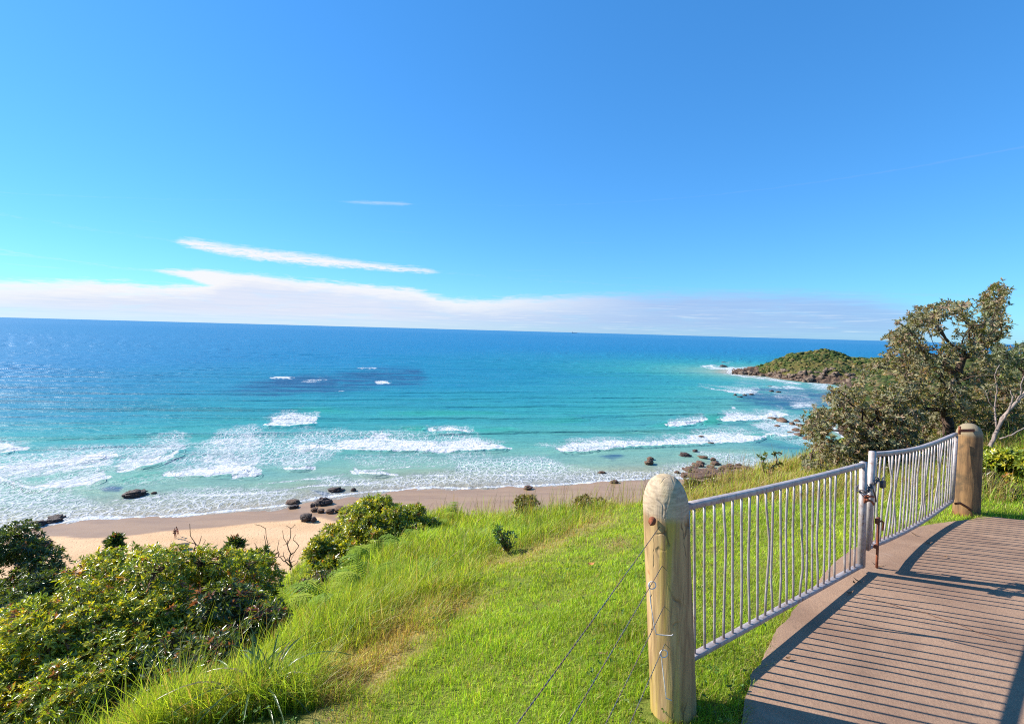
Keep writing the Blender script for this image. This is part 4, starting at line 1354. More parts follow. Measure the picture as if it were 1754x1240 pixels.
# chain round both stiles
chain_pts = np.array([G(2.44, 1.27, 0.02), G(2.455, 1.265, -0.032), G(2.51, 1.275, -0.04), G(2.57, 1.262, -0.035), G(2.62, 1.235, -0.03), G(2.68, 1.225, -0.04), G(2.75, 1.215, -0.04), G(2.79, 1.205, -0.03), G(2.80, 1.21, 0.03),
                      G(2.74, 1.23, 0.045), G(2.62, 1.25, 0.04), G(2.52, 1.265, 0.045), G(2.44, 1.27, 0.02)])
chain = thing('chain', 'dark steel chain looped round the two meeting gate uprights', 'chain', chain_pts[0])
seg = np.linalg.norm(np.diff(chain_pts, axis=0), axis=1)
cum = np.concatenate([[0], np.cumsum(seg)])
LK = 0.028
for k in range(int(cum[-1] / LK)):
    c0 = np.array([np.interp(k * LK + LK / 2, cum, chain_pts[:, a]) for a in range(3)])
    c1 = np.array([np.interp(k * LK + LK / 2 + 0.004, cum, chain_pts[:, a]) for a in range(3)])
    tg = (c1 - c0) / (np.linalg.norm(c1 - c0) + 1e-9)
    sdv = np.cross(tg, [0, 0, 1])
    sdv /= np.linalg.norm(sdv) + 1e-9
    if k % 2:
        sdv = np.cross(tg, sdv)
    a = np.linspace(0, 2 * math.pi, 13)[:-1]
    loop = c0 + np.outer(np.cos(a) * 0.021, tg) + np.outer(np.sin(a) * 0.012, sdv)
    mb = MB()
    mb.tube(np.concatenate([loop, loop[:1]]), 0.0042, 6, cap=False)
    mb.build('link', M_darksteel, chain, smooth=True)
mb = MB()   # loose tail of the chain, hanging
mb.tube([G(2.62, 1.235, -0.03), G(2.635, 1.29, -0.045), G(2.665, 1.34, -0.05), G(2.70, 1.39, -0.045)], 0.007, 7)
mb.build('loose_tail', M_darksteel, chain, smooth=True)
pl0 = G(2.815, 1.255, -0.055)
padlock = thing('padlock', 'dark padlock hanging on the chain beside the far gate leaf', 'padlock', pl0)
mb = MB()
cs_ = [(-0.030, -0.030), (0.030, -0.030), (0.034, -0.02), (0.034, 0.022), (0.026, 0.03), (-0.026, 0.03), (-0.034, 0.022), (-0.034, -0.02)]
V = np.array([pl0 + GT * a + np.array([0, 0, b]) + GN * c_ for c_ in (-0.013, 0.013) for a, b in cs_])
i = np.arange(8)
mb.add(V, None, np.stack([i, (i + 1) % 8, 8 + (i + 1) % 8, 8 + i], 1))
mb.add(np.concatenate([V[:8], V[8:], V[:8].mean(0)[None], V[8:].mean(0)[None]]), np.concatenate([np.stack([(i + 1) % 8, i, np.full(8, 16)], 1), np.stack([8 + i, 8 + (i + 1) % 8, np.full(8, 17)], 1)]))
mb.build('lock_body', M_darksteel, padlock)
mb = MB()
a = np.linspace(0, math.pi, 9)
mb.tube([pl0 + GT * 0.02 * math.cos(t_) + np.array([0, 0, 0.03 + 0.032 * math.sin(t_)]) for t_ in a], 0.0045, 7)
mb.build('shackle', M_galv, padlock, smooth=True)


# ------------------------------------------------------------------ posts
def post(label, top, base, r, dome, name='gate_post', m=None):
    top = np.array(top)
    base = np.array(base)
    H = np.linalg.norm(top - base)
    ax = (top - base) / H
    prof = [(r * 1.02, -0.30), (r * 1.015, 0.0), (r * 1.01, H * 0.3), (r, H * 0.6), (r, H - dome)]
    for a in np.linspace(0.12, 1, 11):
        th_ = a * math.pi / 2
        prof.append((r * math.cos(th_) ** 0.80 if a < 1 else 0.0, H - dome + dome * math.sin(th_) ** 1.1))
    ns = 40
    rings, V = [], []
    u = np.cross(ax, [0, 1, 0])
    u /= np.linalg.norm(u)
    v_ = np.cross(ax, u)
    a = np.arange(ns) * 2 * math.pi / ns
    zz = []
    prof2 = []
    for (ra, za), (rb, zb) in zip(prof[:-1], prof[1:]):
        m_ = max(1, int((zb - za) / 0.06))
        for t_ in np.linspace(0, 1, m_, endpoint=False):
            prof2.append((ra + (rb - ra) * t_, za + (zb - za) * t_))
    for rr_, z_ in prof2:
        wob_ = 1 + 0.018 * fbm(np.cos(a) * 2 + 5, np.sin(a) * 2 + z_ * 0.8, 101) + 0.010 * fbm(np.cos(a) * 7, np.sin(a) * 7 + z_ * 1.5, 102)
        V.append(ax * z_ + np.outer(np.cos(a) * rr_ * wob_, u) + np.outer(np.sin(a) * rr_ * wob_, v_))
    m_ = len(prof2)
    V = np.concatenate(V + [(ax * (H + 0.0))[None]])
    i = np.arange(ns)
    j = (i + 1) % ns
    Q_ = np.concatenate([np.stack([k * ns + j, k * ns + i, (k + 1) * ns + i, (k + 1) * ns + j], 1) for k in range(m_ - 1)])
    T_ = np.stack([(m_ - 1) * ns + j, (m_ - 1) * ns + i, np.full(ns, m_ * ns)], 1)
    root = thing(name, label, 'post', base)
    o = link('shaft', mesh_np('shaft', V, [Q_, T_], m or M_post, smooth=True), root)
    return root


npost = post('large pale timber post with domed top at the front of the gate', P(1138, 813, 2.58), P(1153.5, 1215, 2.58), 0.118, 0.165)
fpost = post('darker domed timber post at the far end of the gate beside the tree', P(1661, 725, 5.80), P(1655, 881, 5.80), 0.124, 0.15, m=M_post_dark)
# bolt and washer on the near post
bp = P(1117, 893, 2.475)
fd = np.array([-0.35, -0.93, 0.0])
fd /= np.linalg.norm(fd)
mb = MB()
mb.tube([bp - fd * 0.02, bp + fd * 0.006], 0.019, 12)
mb.tube([bp + fd * 0.006, bp + fd * 0.02], 0.0125, 6)
mb.tube([bp + fd * 0.02, bp + fd * 0.04 + [-0.004, 0, -0.002]], 0.006, 8)
mb.build('bolt', M_rust, npost)
# far post ironwork
mb = MB()
mb.bar([G(5.30, 1.035, -0.03), G(5.47, 1.03, -0.13)], 0.012, 0.035, GN, 0.002)
mb.tube([G(5.335, 0.985, -0.03), G(5.335, 1.08, -0.03)], 0.012, 8)
mb.build('hinge', M_rust, fpost)
mb = MB()
mb.tube([G(5.30, 1.90, -0.03), G(5.36, 1.895, -0.06), G(5.44, 1.95, -0.12), G(5.48, 1.99, -0.13)], 0.014, 8)
mb.build('hinge', M_rust, fpost, smooth=True)

# ------------------------------------------------------------------ wire fence
wdir = np.array([-0.515, -0.857, 0])
wf0 = P(1138, 1040, 2.49)
wires = thing('wire_fence', 'four strand grey wire fence running from the front post across the lawn', 'fence', wf0)
ends = []
for (x, y, yd, droop) in [(1129, 903, 2.478, 0.0), (1133.5, 970, 2.472, 0.004), (1137, 1039, 2.47, 0.006), (1138, 1104, 2.47, 0.008)]:
    p = P(x, y, yd)
    ends.append(p)
    t_ = np.linspace(-0.012, 3.6, 30)
    pts = p[None] + wdir[None] * t_[:, None]
    pts[:, 2] -= 0.03 * np.sin(np.clip(t_ / 3.6, 0, 1) * math.pi)
    mb = MB()
    # twisted strand: two thin helices
    tt_ = np.linspace(-0.012, 3.6, 420)
    c0 = p[None] + wdir[None] * tt_[:, None]
    c0[:, 2] -= 0.03 * np.sin(np.clip(tt_ / 3.6, 0, 1) * math.pi)
    sx = np.cross(wdir, [0, 0, 1])
    for ph in (0, math.pi):
        h_ = c0 + 0.0012 * (np.outer(np.cos(tt_ * 150 + ph), sx) + np.outer(np.sin(tt_ * 150 + ph), [0, 0, 1]))
        mb.tube(h_, 0.0014, 5)
    mb.build('wire', M_wire, wires, smooth=True)
# bent pale tie wires
for lab, rc_, pts in [('pale bent wire hook looped on the second fence strand', (1117, 1002), [(1113, 1009), (1114, 1030), (1118, 1055), (1121, 1074), (1124, 1086), (1138, 1087.5), (1150, 1088), (1153, 1086)]),
                      ('pale bent wire hook looped on the lowest fence strand', (1137, 1119), [(1133, 1126), (1135, 1145), (1138, 1168), (1141, 1195), (1150, 1199)])]:
    Yh = 2.435
    ro = thing('wire_hook', lab, 'wire hook', P(*rc_, Yh))
    mb = MB()
    a = np.linspace(2.2, 2.2 + 2 * math.pi + 0.3, 20)
    lp = [P(rc_[0] + 6.5 * math.cos(t_), rc_[1] - 6.5 * math.sin(t_), Yh + 0.004 * math.sin(t_)) for t_ in a]
    lp += [P(x, y, Yh) for x, y in pts]
    mb.tube(lp, 0.0026, 6)
    mb.build('hook', M_tie, ro, smooth=True)


# ------------------------------------------------------------------ foliage builders
def perp(d):
    ref = np.where(np.abs(d[:, 2:3]) < 0.9, np.array([[0, 0, 1.0]]), np.array([[1.0, 0, 0]]))
    u = np.cross(d, ref)
    u /= np.linalg.norm(u, axis=1)[:, None] + 1e-9
    return u, np.cross(d, u)


def leaf_mesh(tips, dirs, n_per, L, W, tilt=(0.45, 1.35), palette=None, pal_p=None, droop=0.25, jit=0.3, tip_tint=None):
    """rosettes of folded leaves at the twig tips"""
    N = len(tips)
    dirs = dirs / (np.linalg.norm(dirs, axis=1)[:, None] + 1e-9)
    u, v_ = perp(dirs)
    K = N * n_per
    ti = np.repeat(np.arange(N), n_per)
    ph = np.tile(np.arange(n_per) * 2.39996, N) + np.repeat(rng.uniform(0, 6.28, N), n_per) + rng.normal(0, 0.3, K)
    th_ = rng.uniform(tilt[0], tilt[1], K)
    ax = dirs[ti] * np.cos(th_)[:, None] + (u[ti] * np.cos(ph)[:, None] + v_[ti] * np.sin(ph)[:, None]) * np.sin(th_)[:, None]
    ln = L * rng.uniform(0.6, 1.25, K)
    wd_ = W * rng.uniform(0.75, 1.25, K)
    nrm_ = dirs[ti] - ax * np.sum(dirs[ti] * ax, 1)[:, None]
    nrm_ += rng.normal(0, 0.25, (K, 3))
    nrm_ -= ax * np.sum(nrm_ * ax, 1)[:, None]
    nrm_ /= np.linalg.norm(nrm_, axis=1)[:, None] + 1e-9
    sd_ = np.cross(ax, nrm_)
    b = tips[ti] + rng.normal(0, jit * L * 0.3, (K, 3)) - dirs[ti] * (rng.random(K) * L * jit)[:, None]
    mid = b + ax * (ln * 0.52)[:, None]
    dz = np.zeros((K, 3))
    dz[:, 2] = -droop * ln * rng.uniform(0.2, 1.2, K)
    tip = b + ax * ln[:, None] + dz
    l_ = mid + sd_ * wd_[:, None] + nrm_ * (wd_ * 0.35)[:, None] + dz * 0.3
    r_ = mid - sd_ * wd_[:, None] + nrm_ * (wd_ * 0.35)[:, None] + dz * 0.3
    V = np.stack([b, l_, tip, r_], 1).reshape(-1, 3)
    q0 = np.arange(K)[:, None] * 4
    T_ = np.concatenate([q0 + [[0, 2, 1]], q0 + [[0, 3, 2]]])
    pal = np.array(palette)
    # one hue per rosette, small variation per leaf
    pi = rng.choice(len(pal), N, p=pal_p)
    c = pal[pi][ti] * rng.uniform(0.72, 1.3, (K, 1))
    odd = rng.random(K) < 0.12
    c[odd] = pal[rng.choice(len(pal), odd.sum(), p=pal_p)]
    c = np.repeat(c, 4, 0)
    return V, T_, c


def grow(roots, tips, bf=0.45):
    """balanced spanning tree from root points to all tips; returns nodes, parent index, descendant count"""
    nodes = np.concatenate([roots, tips])
    nr = len(roots)
    N = len(nodes)
    par = np.full(N, -1)
    plen = np.zeros(N)
    for k in range(1, nr):
        par[k] = k - 1
        plen[k] = plen[k - 1] + np.linalg.norm(nodes[k] - nodes[k - 1]) * 0.3
    done = np.zeros(N, bool)
    done[:nr] = True
    best = np.full(N, 1e9)
    bp_ = np.zeros(N, int)
    for k in range(nr):
        cst = np.linalg.norm(nodes - nodes[k], axis=1) + bf * plen[k] + (0.0 if k else 0.3)
        up_ = cst < best
        best[up_] = cst[up_]
        bp_[up_] = k
    best[done] = 1e9
    order = list(range(nr))
    for _ in range(N - nr):
        k = int(np.argmin(best))
        par[k] = bp_[k]
        plen[k] = plen[par[k]] + np.linalg.norm(nodes[k] - nodes[par[k]])
        done[k] = True
        best[k] = 1e9
        order.append(k)
        cst = np.linalg.norm(nodes - nodes[k], axis=1) + bf * plen[k]
        up_ = (~done) & (cst < best)
        best[up_] = cst[up_]
        bp_[up_] = k
    cntd = np.ones(N)
    for k in reversed(order):
        if par[k] >= 0:
            cntd[par[k]] += cntd[k]
    return nodes, par, cntd


def branch_mesh(nodes, par, cntd, rt, expo=0.45, rmax=9, sides=5):
    k = np.where(par >= 0)[0]
    rad = np.minimum(rt * cntd ** expo, rmax)
    ra = np.minimum(rad[par[k]], rad[k] * 1.5)
    p0, p1 = nodes[par[k]], nodes[k]
    # a kink half way so that the limbs are not ruler-straight
    mid = (p0 + p1) / 2 + rng.normal(0, 0.06, p0.shape) * np.linalg.norm(p1 - p0, axis=1)[:, None]
    V1, Q1 = segs_mesh(p0, mid, ra, (ra + rad[k]) / 2, sides)
    V2, Q2 = segs_mesh(mid, p1, (ra + rad[k]) / 2, rad[k], sides)
    return np.concatenate([V1, V2]), np.concatenate([Q1, Q2 + len(V1)])


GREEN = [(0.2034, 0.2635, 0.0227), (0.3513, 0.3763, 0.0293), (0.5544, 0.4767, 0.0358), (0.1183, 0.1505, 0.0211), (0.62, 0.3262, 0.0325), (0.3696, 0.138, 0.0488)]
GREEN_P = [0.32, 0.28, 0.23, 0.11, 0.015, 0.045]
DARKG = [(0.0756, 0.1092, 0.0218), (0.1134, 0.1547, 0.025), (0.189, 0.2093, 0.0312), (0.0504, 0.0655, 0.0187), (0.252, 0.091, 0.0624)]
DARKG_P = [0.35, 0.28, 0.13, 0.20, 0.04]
OLIVE = [(0.17, 0.1488, 0.0377), (0.24, 0.196, 0.0508), (0.11, 0.105, 0.029), (0.34, 0.2275, 0.0798), (0.26, 0.1313, 0.0653), (0.15, 0.175, 0.029)]
OLIVE_P = [0.25, 0.22, 0.20, 0.11, 0.14, 0.08]


FOOT = []      # ground covered by shrubs, where no grass shows


def bush(name, label, cat, clumps, base, ntip, n_per, L, W, palette, pal_p, group=None, material=None, shell=0.55, upb=0.45, tilt=(0.45, 1.35), rt=0.0022, flat=0.8):
    """clumps: list of (centre, radius); twig tips crowd the skin of every clump"""
    base = np.array(base, float)
    if cat == 'shrub':
        FOOT.extend((c[0], c[1], r * 0.9) for c, r in clumps)
    tips, dirs = [], []
    cen = np.array([c for c, r in clumps])
    rad_ = np.array([r for c, r in clumps])
    wts = rad_ ** 2
    wts = wts / wts.sum()
    for (c, r), f_ in zip(clumps, wts):
        m_ = max(3, int(ntip * f_))
        d = rng.normal(0, 1, (m_, 3))
        d /= np.linalg.norm(d, axis=1)[:, None]
        d[:, 2] = np.where(d[:, 2] < -0.25, -d[:, 2], d[:, 2])
        rr_ = r * (shell + (1 - shell) * rng.random(m_) ** 0.6) * (1 + 0.35 * rng.normal(0, 1, m_) * 0.35)
        tips.append(c + d * rr_[:, None] * [1, 1, flat])
        dirs.append(d + [0, 0, upb])
    tips = np.concatenate(tips)
    dirs = np.concatenate(dirs)
    root = thing(name, label, cat, base, group)
    # skeleton through the clump centres, then twigs out to the tips
    nodes, par, cntd = grow(base[None], cen, 0.3)
    V1, Q1 = branch_mesh(nodes, par, cntd, 0.008, 0.5, 0.06)
    ci = np.argmin(np.linalg.norm(tips[:, None, :] - cen[None], axis=2), 1)
    sel = rng.random(len(tips)) < 0.55
    V2, Q2 = segs_mesh(cen[ci][sel], tips[sel], np.full(sel.sum(), rt * 1.8), np.full(sel.sum(), rt), 4)
    Vs = np.concatenate([V1, V2]) - base
    link('stems', mesh_np('stems', Vs, np.concatenate([Q1, Q2 + len(V1)]), M_twig), root)
    V, T_, c = leaf_mesh(tips, dirs, n_per, L, W, tilt, palette, pal_p)
    link('foliage', mesh_np('foliage', V - base, T_, material or M_leaf, cols=c), root)
    return root


def dome_clumps(c, rx, ry, rz, n_, rmin, rmax, seed, low=-0.2):
    r_ = np.random.default_rng(seed)
    outl = []
    for k in range(n_):
        d = r_.normal(0, 1, 3)
        d /= np.linalg.norm(d)
        if d[2] < low:
            d[2] = -d[2] * 0.6
        s_ = r_.uniform(0.62, 0.95)
        outl.append((np.array(c) + d * np.array([rx, ry, rz]) * s_, r_.uniform(rmin, rmax)))
    return outl


def gp(px, py, Y):
    """P() but also the ground height there"""
    p = P(px, py, Y)
    return p, np.array([p[0], p[1], float(ground_z(p[0], p[1]))])


# the big bushes in the lower left
c, b = gp(285, 1084, 6.0)
bush('shrub', 'big glossy green shrub in the lower left with dark gaps showing its stems', 'shrub', dome_clumps(c, 1.28, 1.15, 0.95, 72, 0.20, 0.36, 1, -0.6) + [(P(x_, y_, Y_), r_) for x_, y_, Y_, r_ in [(150, 985, 6.3, 0.28), (128, 1020, 6.3, 0.28), (180, 968, 6.4, 0.26), (215, 962, 6.4, 0.24), (250, 960, 6.3, 0.22), (300, 962, 6.2, 0.24), (345, 965, 6.3, 0.24), (385, 968, 6.4, 0.24), (425, 975, 6.6, 0.22)]], b, 7000, 9, 0.068, 0.0100, GREEN, GREEN_P)
c, b = gp(60, 1165, 5.0)
bush('shrub', 'bright green shrub in the bottom left corner below the dark one', 'shrub', dome_clumps(c, 1.0, 0.95, 0.66, 40, 0.18, 0.32, 2), b, 5000, 9, 0.068, 0.0095, GREEN, GREEN_P)
c, b = gp(-5, 1012, 7.2)
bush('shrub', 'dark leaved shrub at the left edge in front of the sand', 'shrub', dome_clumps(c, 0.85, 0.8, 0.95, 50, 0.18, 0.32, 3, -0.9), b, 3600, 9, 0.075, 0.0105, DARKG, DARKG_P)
c, b = gp(300, 1245, 4.6)
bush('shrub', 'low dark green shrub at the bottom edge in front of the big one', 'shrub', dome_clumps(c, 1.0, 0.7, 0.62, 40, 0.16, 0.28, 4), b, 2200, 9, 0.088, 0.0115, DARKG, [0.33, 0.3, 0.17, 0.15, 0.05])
c, b = gp(215, 1120, 5.3)
bush('shrub', 'mid green shrub in the middle of the lower left thicket below the big shrub', 'shrub', dome_clumps(c, 0.8, 0.6, 0.6, 34, 0.16, 0.28, 15, -0.8), b, 3000, 9, 0.066, 0.0095, GREEN, GREEN_P)
c, b = gp(350, 1185, 4.5)
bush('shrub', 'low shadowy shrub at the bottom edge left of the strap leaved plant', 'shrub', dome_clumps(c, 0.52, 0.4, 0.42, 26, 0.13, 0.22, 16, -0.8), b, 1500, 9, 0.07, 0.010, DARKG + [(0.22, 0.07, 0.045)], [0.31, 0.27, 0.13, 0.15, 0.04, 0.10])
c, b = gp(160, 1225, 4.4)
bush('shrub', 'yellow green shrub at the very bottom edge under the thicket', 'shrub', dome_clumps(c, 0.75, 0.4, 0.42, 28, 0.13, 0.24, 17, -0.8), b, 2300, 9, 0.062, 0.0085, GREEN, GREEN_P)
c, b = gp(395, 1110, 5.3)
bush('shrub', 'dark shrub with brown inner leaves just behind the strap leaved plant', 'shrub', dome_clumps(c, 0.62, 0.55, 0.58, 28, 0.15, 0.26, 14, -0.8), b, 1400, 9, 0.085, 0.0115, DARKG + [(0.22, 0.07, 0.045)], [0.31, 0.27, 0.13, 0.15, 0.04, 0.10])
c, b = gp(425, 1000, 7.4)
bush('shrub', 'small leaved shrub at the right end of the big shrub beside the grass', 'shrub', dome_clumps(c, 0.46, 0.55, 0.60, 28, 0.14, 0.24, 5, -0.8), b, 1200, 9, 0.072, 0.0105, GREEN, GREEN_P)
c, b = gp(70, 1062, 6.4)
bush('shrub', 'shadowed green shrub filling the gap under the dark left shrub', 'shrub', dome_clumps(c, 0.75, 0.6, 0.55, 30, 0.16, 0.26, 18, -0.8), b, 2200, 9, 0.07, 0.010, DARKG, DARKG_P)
# sprigs standing up against the sand
for (x, y, Yd, r_, lab) in [(403, 938, 8.2, 0.16, 'dark round sprig standing above the big shrub against the sand'), (197, 930, 7.6, 0.10, 'dark pointed sprig above the shrub tops against the sand, left one'),
                            (448, 962, 8.4, 0.22, 'dark shadowed bushlet beside the dry twigs')]:
    c, b = gp(x, y, Yd)
    b = np.array([b[0] + 0.05, b[1] + 0.1, b[2]])
    cl_ = [(c + np.array([0, 0, k]), r_ * s_) for k, s_ in ((0, 1.0), (-r_ * 1.1, 0.8), (r_ * 0.6, 0.6), (-r_ * 2.2, 0.5))]
    bush('sprig', lab, 'sprig', cl_, b, 110, 9, 0.10, 0.013, DARKG, DARKG_P, shell=0.4, upb=0.9, tilt=(0.3, 1.0))
c, b = gp(388, 925, 8.0)
# middle bush
c, b = gp(655, 918, 12.0)
bush('shrub', 'rounded leafy shrub at the slope edge overlapping the beach stones', 'shrub', dome_clumps(c, 1.35, 1.1, 0.85, 52, 0.20, 0.34, 6), b, 4000, 9, 0.100, 0.0145, GREEN, [0.30, 0.30, 0.22, 0.15, 0.01, 0.02])
c, b = gp(572, 965, 10.8)
bush('shrub', 'loose yellow green shrub below the rounded one beside dry twigs', 'shrub', dome_clumps(c, 0.62, 0.6, 0.62, 26, 0.15, 0.25, 7), b, 950, 9, 0.12, 0.017, GREEN, [0.30, 0.30, 0.20, 0.17, 0.01, 0.02])
c, b = gp(548, 1012, 9.8)
bush('shrub', 'small half dead shrub with grey twigs in the long grass', 'shrub', dome_clumps(c, 0.42, 0.4, 0.34, 16, 0.12, 0.2, 8), b, 340, 7, 0.10, 0.014, [(0.05, 0.075, 0.02), (0.13, 0.09, 0.05), (0.2, 0.15, 0.1)], [0.45, 0.35, 0.2])

# right of the path
c, b = gp(1724, 812, 7.0)
bush('shrub', 'bright green shrub behind the grass strip right of the shaded post', 'shrub', dome_clumps(c, 0.42, 0.35, 0.34, 30, 0.12, 0.2, 9, -0.7) + [(P(1775, 815, 7.0), 0.26), (P(1800, 800, 7.0), 0.3), (P(1760, 790, 7.1), 0.22), (P(1850, 800, 7.0), 0.35)], b, 1300, 9, 0.078, 0.014, GREEN, [0.3, 0.34, 0.22, 0.12, 0.005, 0.015])
c, b = gp(1715, 850, 6.6)
bush('undergrowth', 'brown dry undergrowth behind the grass strip at right', 'undergrowth', [(P(x_, y_, Yd_), 0.15) for x_, y_, Yd_ in [(1690, 838, 6.7), (1702, 845, 6.6), (1722, 848, 6.5), (1740, 848, 6.5), (1758, 850, 6.5), (1780, 850, 6.5), (1692, 822, 6.9), (1820, 850, 6.5)]],
     b, 420, 7, 0.08, 0.008, [(0.16, 0.10, 0.055), (0.24, 0.16, 0.08), (0.09, 0.07, 0.03), (0.08, 0.10, 0.02)], [0.35, 0.25, 0.2, 0.2])


def tree(name, label, cat, base_px, baseY, trunk, polys, ntip, n_per, L, W, rt, palette, pal_p, Ydep, group=None, bf=0.45, seed=0, matl=None, barkm=None, tilt=(0.35, 1.4), expo=0.47, sub=2, rmax=0.115):
    """polys: list of (photo outline, share, Y centre): the crown fills a volume around each"""
    r_ = np.random.default_rng(seed)
    _, b = gp(*base_px, baseY)
    base = P(*base_px, baseY)
    roots = np.array([base - [0, 0, 0.5]] + [P(*t_) for t_ in trunk])
    tips = []
    for poly, share, Yc_ in polys:
        poly = np.array(poly, float)
        need = int(ntip * share)
        x0, y0 = poly.min(0)
        x1, y1 = poly.max(0)
        got = 0
        while got < need:
            xs = r_.uniform(x0, x1, need * 3)
            ys = r_.uniform(y0, y1, need * 3)
            mk = poly_mask(xs, ys, poly, 6.0)
            # clumpy: noise keeps gaps open
            nzv = fbm(xs * 0.045, ys * 0.045, 111 + seed) + 0.5
            ok = (mk > 0.5) & (r_.random(len(xs)) < sstep(0.42, 0.64, nzv) * 0.96 + 0.04)
            xs, ys, mk = xs[ok], ys[ok], mk[ok]
            for x_, y_ in zip(xs, ys):
                if got >= need:
                    break
                tips.append(P(x_, y_, Yc_ + r_.normal(0, 0.5) * Ydep))
                got += 1
    tips = np.array(tips)
    nodes, par, cntd = grow(roots, tips, bf)
    root = thing(name, label, cat, base, group)
    V, Q_ = branch_mesh(nodes, par, cntd, rt, expo, rmax, 6)
    link('trunk', mesh_np('trunk', V - base, Q_, barkm or M_bark, smooth=True), root)
    d = nodes[len(roots):] - nodes[par[len(roots):]]
    d /= np.linalg.norm(d, axis=1)[:, None] + 1e-9
    tp = [tips]
    dd = [d + [0, 0, 0.6]]
    for k in range(sub):
        tp.append(tips + r_.normal(0, 0.075, tips.shape) - d * r_.uniform(0, 0.12, (len(tips), 1)))
        dd.append(d + r_.normal(0, 0.7, d.shape) + [0, 0, 0.5])
    V, T_, c_ = leaf_mesh(np.concatenate(tp), np.concatenate(dd), n_per, L, W, tilt, palette, pal_p)
    link('crown', mesh_np('crown', V - base, T_, matl or M_banksia, cols=c_), root)
    return root


tree('banksia_tree', 'tall olive leaved tree with open crown behind the far gate post', 'tree', (1628, 790), 12.0,
     [(1624, 745, 12.0), (1622, 715, 12.0), (1628, 690, 12.05), (1640, 650, 12.1), (1650, 612, 12.1)],
     [([(1688, 500), (1706, 484), (1726, 492), (1722, 512), (1742, 530), (1742, 548), (1722, 540), (1740, 566), (1720, 572), (1700, 590), (1660, 600), (1640, 585), (1640, 555), (1660, 530), (1676, 520)], 0.15, 12.2),
      ([(1536, 552), (1560, 534), (1590, 520), (1640, 512), (1672, 530), (1660, 590), (1620, 600), (1570, 580), (1548, 575)], 0.12, 12.1),
      ([(1518, 570), (1545, 568), (1575, 590), (1620, 595), (1700, 590), (1700, 640), (1680, 690), (1640, 705), (1580, 700), (1530, 660), (1512, 620), (1530, 590)], 0.34, 11.9),
      ([(1600, 690), (1700, 640), (1754, 650), (1800, 690), (1760, 760), (1690, 770), (1660, 740)], 0.20, 12.8),
      ([(1470, 630), (1530, 610), (1590, 680), (1560, 720), (1500, 700)], 0.10, 11.8)],
     1550, 8, 0.100, 0.0155, 0.0042, OLIVE, OLIVE_P, 1.9, seed=3)
tree('banksia_shrub', 'broad olive shrub beside the tree, hanging down to the gate top rail', 'shrub', (1520, 840), 11.0,
     [(1522, 815, 11.0), (1505, 780, 11.0), (1490, 750, 11.0)],
     [([(1372, 742), (1392, 712), (1402, 690), (1430, 668), (1470, 650), (1520, 660), (1570, 690), (1600, 740), (1600, 790), (1560, 810), (1480, 812), (1400, 812), (1374, 800), (1380, 770)], 1.0, 10.9)],
     1600, 8, 0.092, 0.0145, 0.0045, OLIVE, OLIVE_P, 1.5, seed=5)
tree('coast_tree', 'distant tree with feathery yellow green top right of the tall tree', 'tree', (1712, 720), 22.0,
     [(1712, 690, 22.0), (1710, 650, 22.0)],
     [([(1690, 600), (1706, 588), (1725, 590), (1735, 612), (1725, 640), (1695, 640), (1686, 622)], 0.6, 22), ([(1670, 640), (1740, 630), (1760, 690), (1680, 700)], 0.4, 22)],
     300, 9, 0.16, 0.018, 0.010, [(0.10, 0.125, 0.02), (0.16, 0.15, 0.03), (0.07, 0.09, 0.02)], [0.4, 0.3, 0.3], 1.8, seed=8)
tree('coast_tree', 'dark green rounded tree top at the right edge on the skyline', 'tree', (1760, 720), 24.0,
     [(1758, 690, 24.0), (1756, 640, 24.0)],
     [([(1722, 612), (1736, 592), (1760, 584), (1800, 588), (1850, 600), (1880, 650), (1830, 700), (1740, 700), (1726, 650)], 1.0, 24)],
     420, 9, 0.17, 0.022, 0.010, DARKG, DARKG_P, 2.2, seed=9)
tree('coast_shrub', 'brown green shrub in the gap below the skyline trees at right', 'shrub', (1720, 790), 15.5,
     [(1718, 770, 15.5), (1716, 740, 15.5)],
     [([(1650, 720), (1690, 690), (1754, 680), (1830, 690), (1850, 790), (1754, 800), (1680, 800)], 1.0, 15.5)],
     520, 8, 0.12, 0.016, 0.008, OLIVE, OLIVE_P, 1.6, seed=10)

for (x_, y_, Yd_, lab, sd_k) in [(1585, 705, 18.0, 'brown green scrub on the slope far behind the gate, left of the tree trunk', 31), (1650, 700, 19.0, 'brown green scrub on the slope behind the tall tree trunk', 32), (1705, 705, 17.5, 'brown green scrub behind the pale bare branch', 33), (1765, 700, 18.0, 'brown green scrub on the slope at the right edge', 34), (1620, 735, 16.0, 'brown green scrub lower on the slope behind the far gate leaf', 35), (1530, 735, 16.5, 'brown green scrub seen through the broad shrub', 36), (1600, 775, 13.5, 'dark understorey shrub behind the gate below the tall tree', 21), (1690, 770, 13.0, 'brown green understorey shrub right of the tall tree trunk', 22), (1760, 760, 12.5, 'understorey shrub at the right edge behind the pale branch', 23), (1560, 800, 12.8, 'low understorey shrub between the broad shrub and the tree trunk', 24)]:
    c, b = gp(x_, y_, Yd_)
    bush('shrub', lab, 'shrub', dome_clumps(c, 0.95 * max(1, Yd_ / 14), 0.6, 0.85 * max(1, Yd_ / 16), 34, 0.2, 0.36 * max(1, Yd_ / 15), sd_k, -0.9), b, 900, 8, 0.10 * max(1, Yd_ / 14), 0.015 * max(1, Yd_ / 14), OLIVE, [0.22, 0.12, 0.30, 0.08, 0.16, 0.12], material=M_banksia)

# pale bare branch leaning to the right
bb = P(1676, 822, 9.4)
bare = thing('bare_tree', 'pale leafless branch leaning right behind the shaded post', 'tree', bb)
mb = MB()


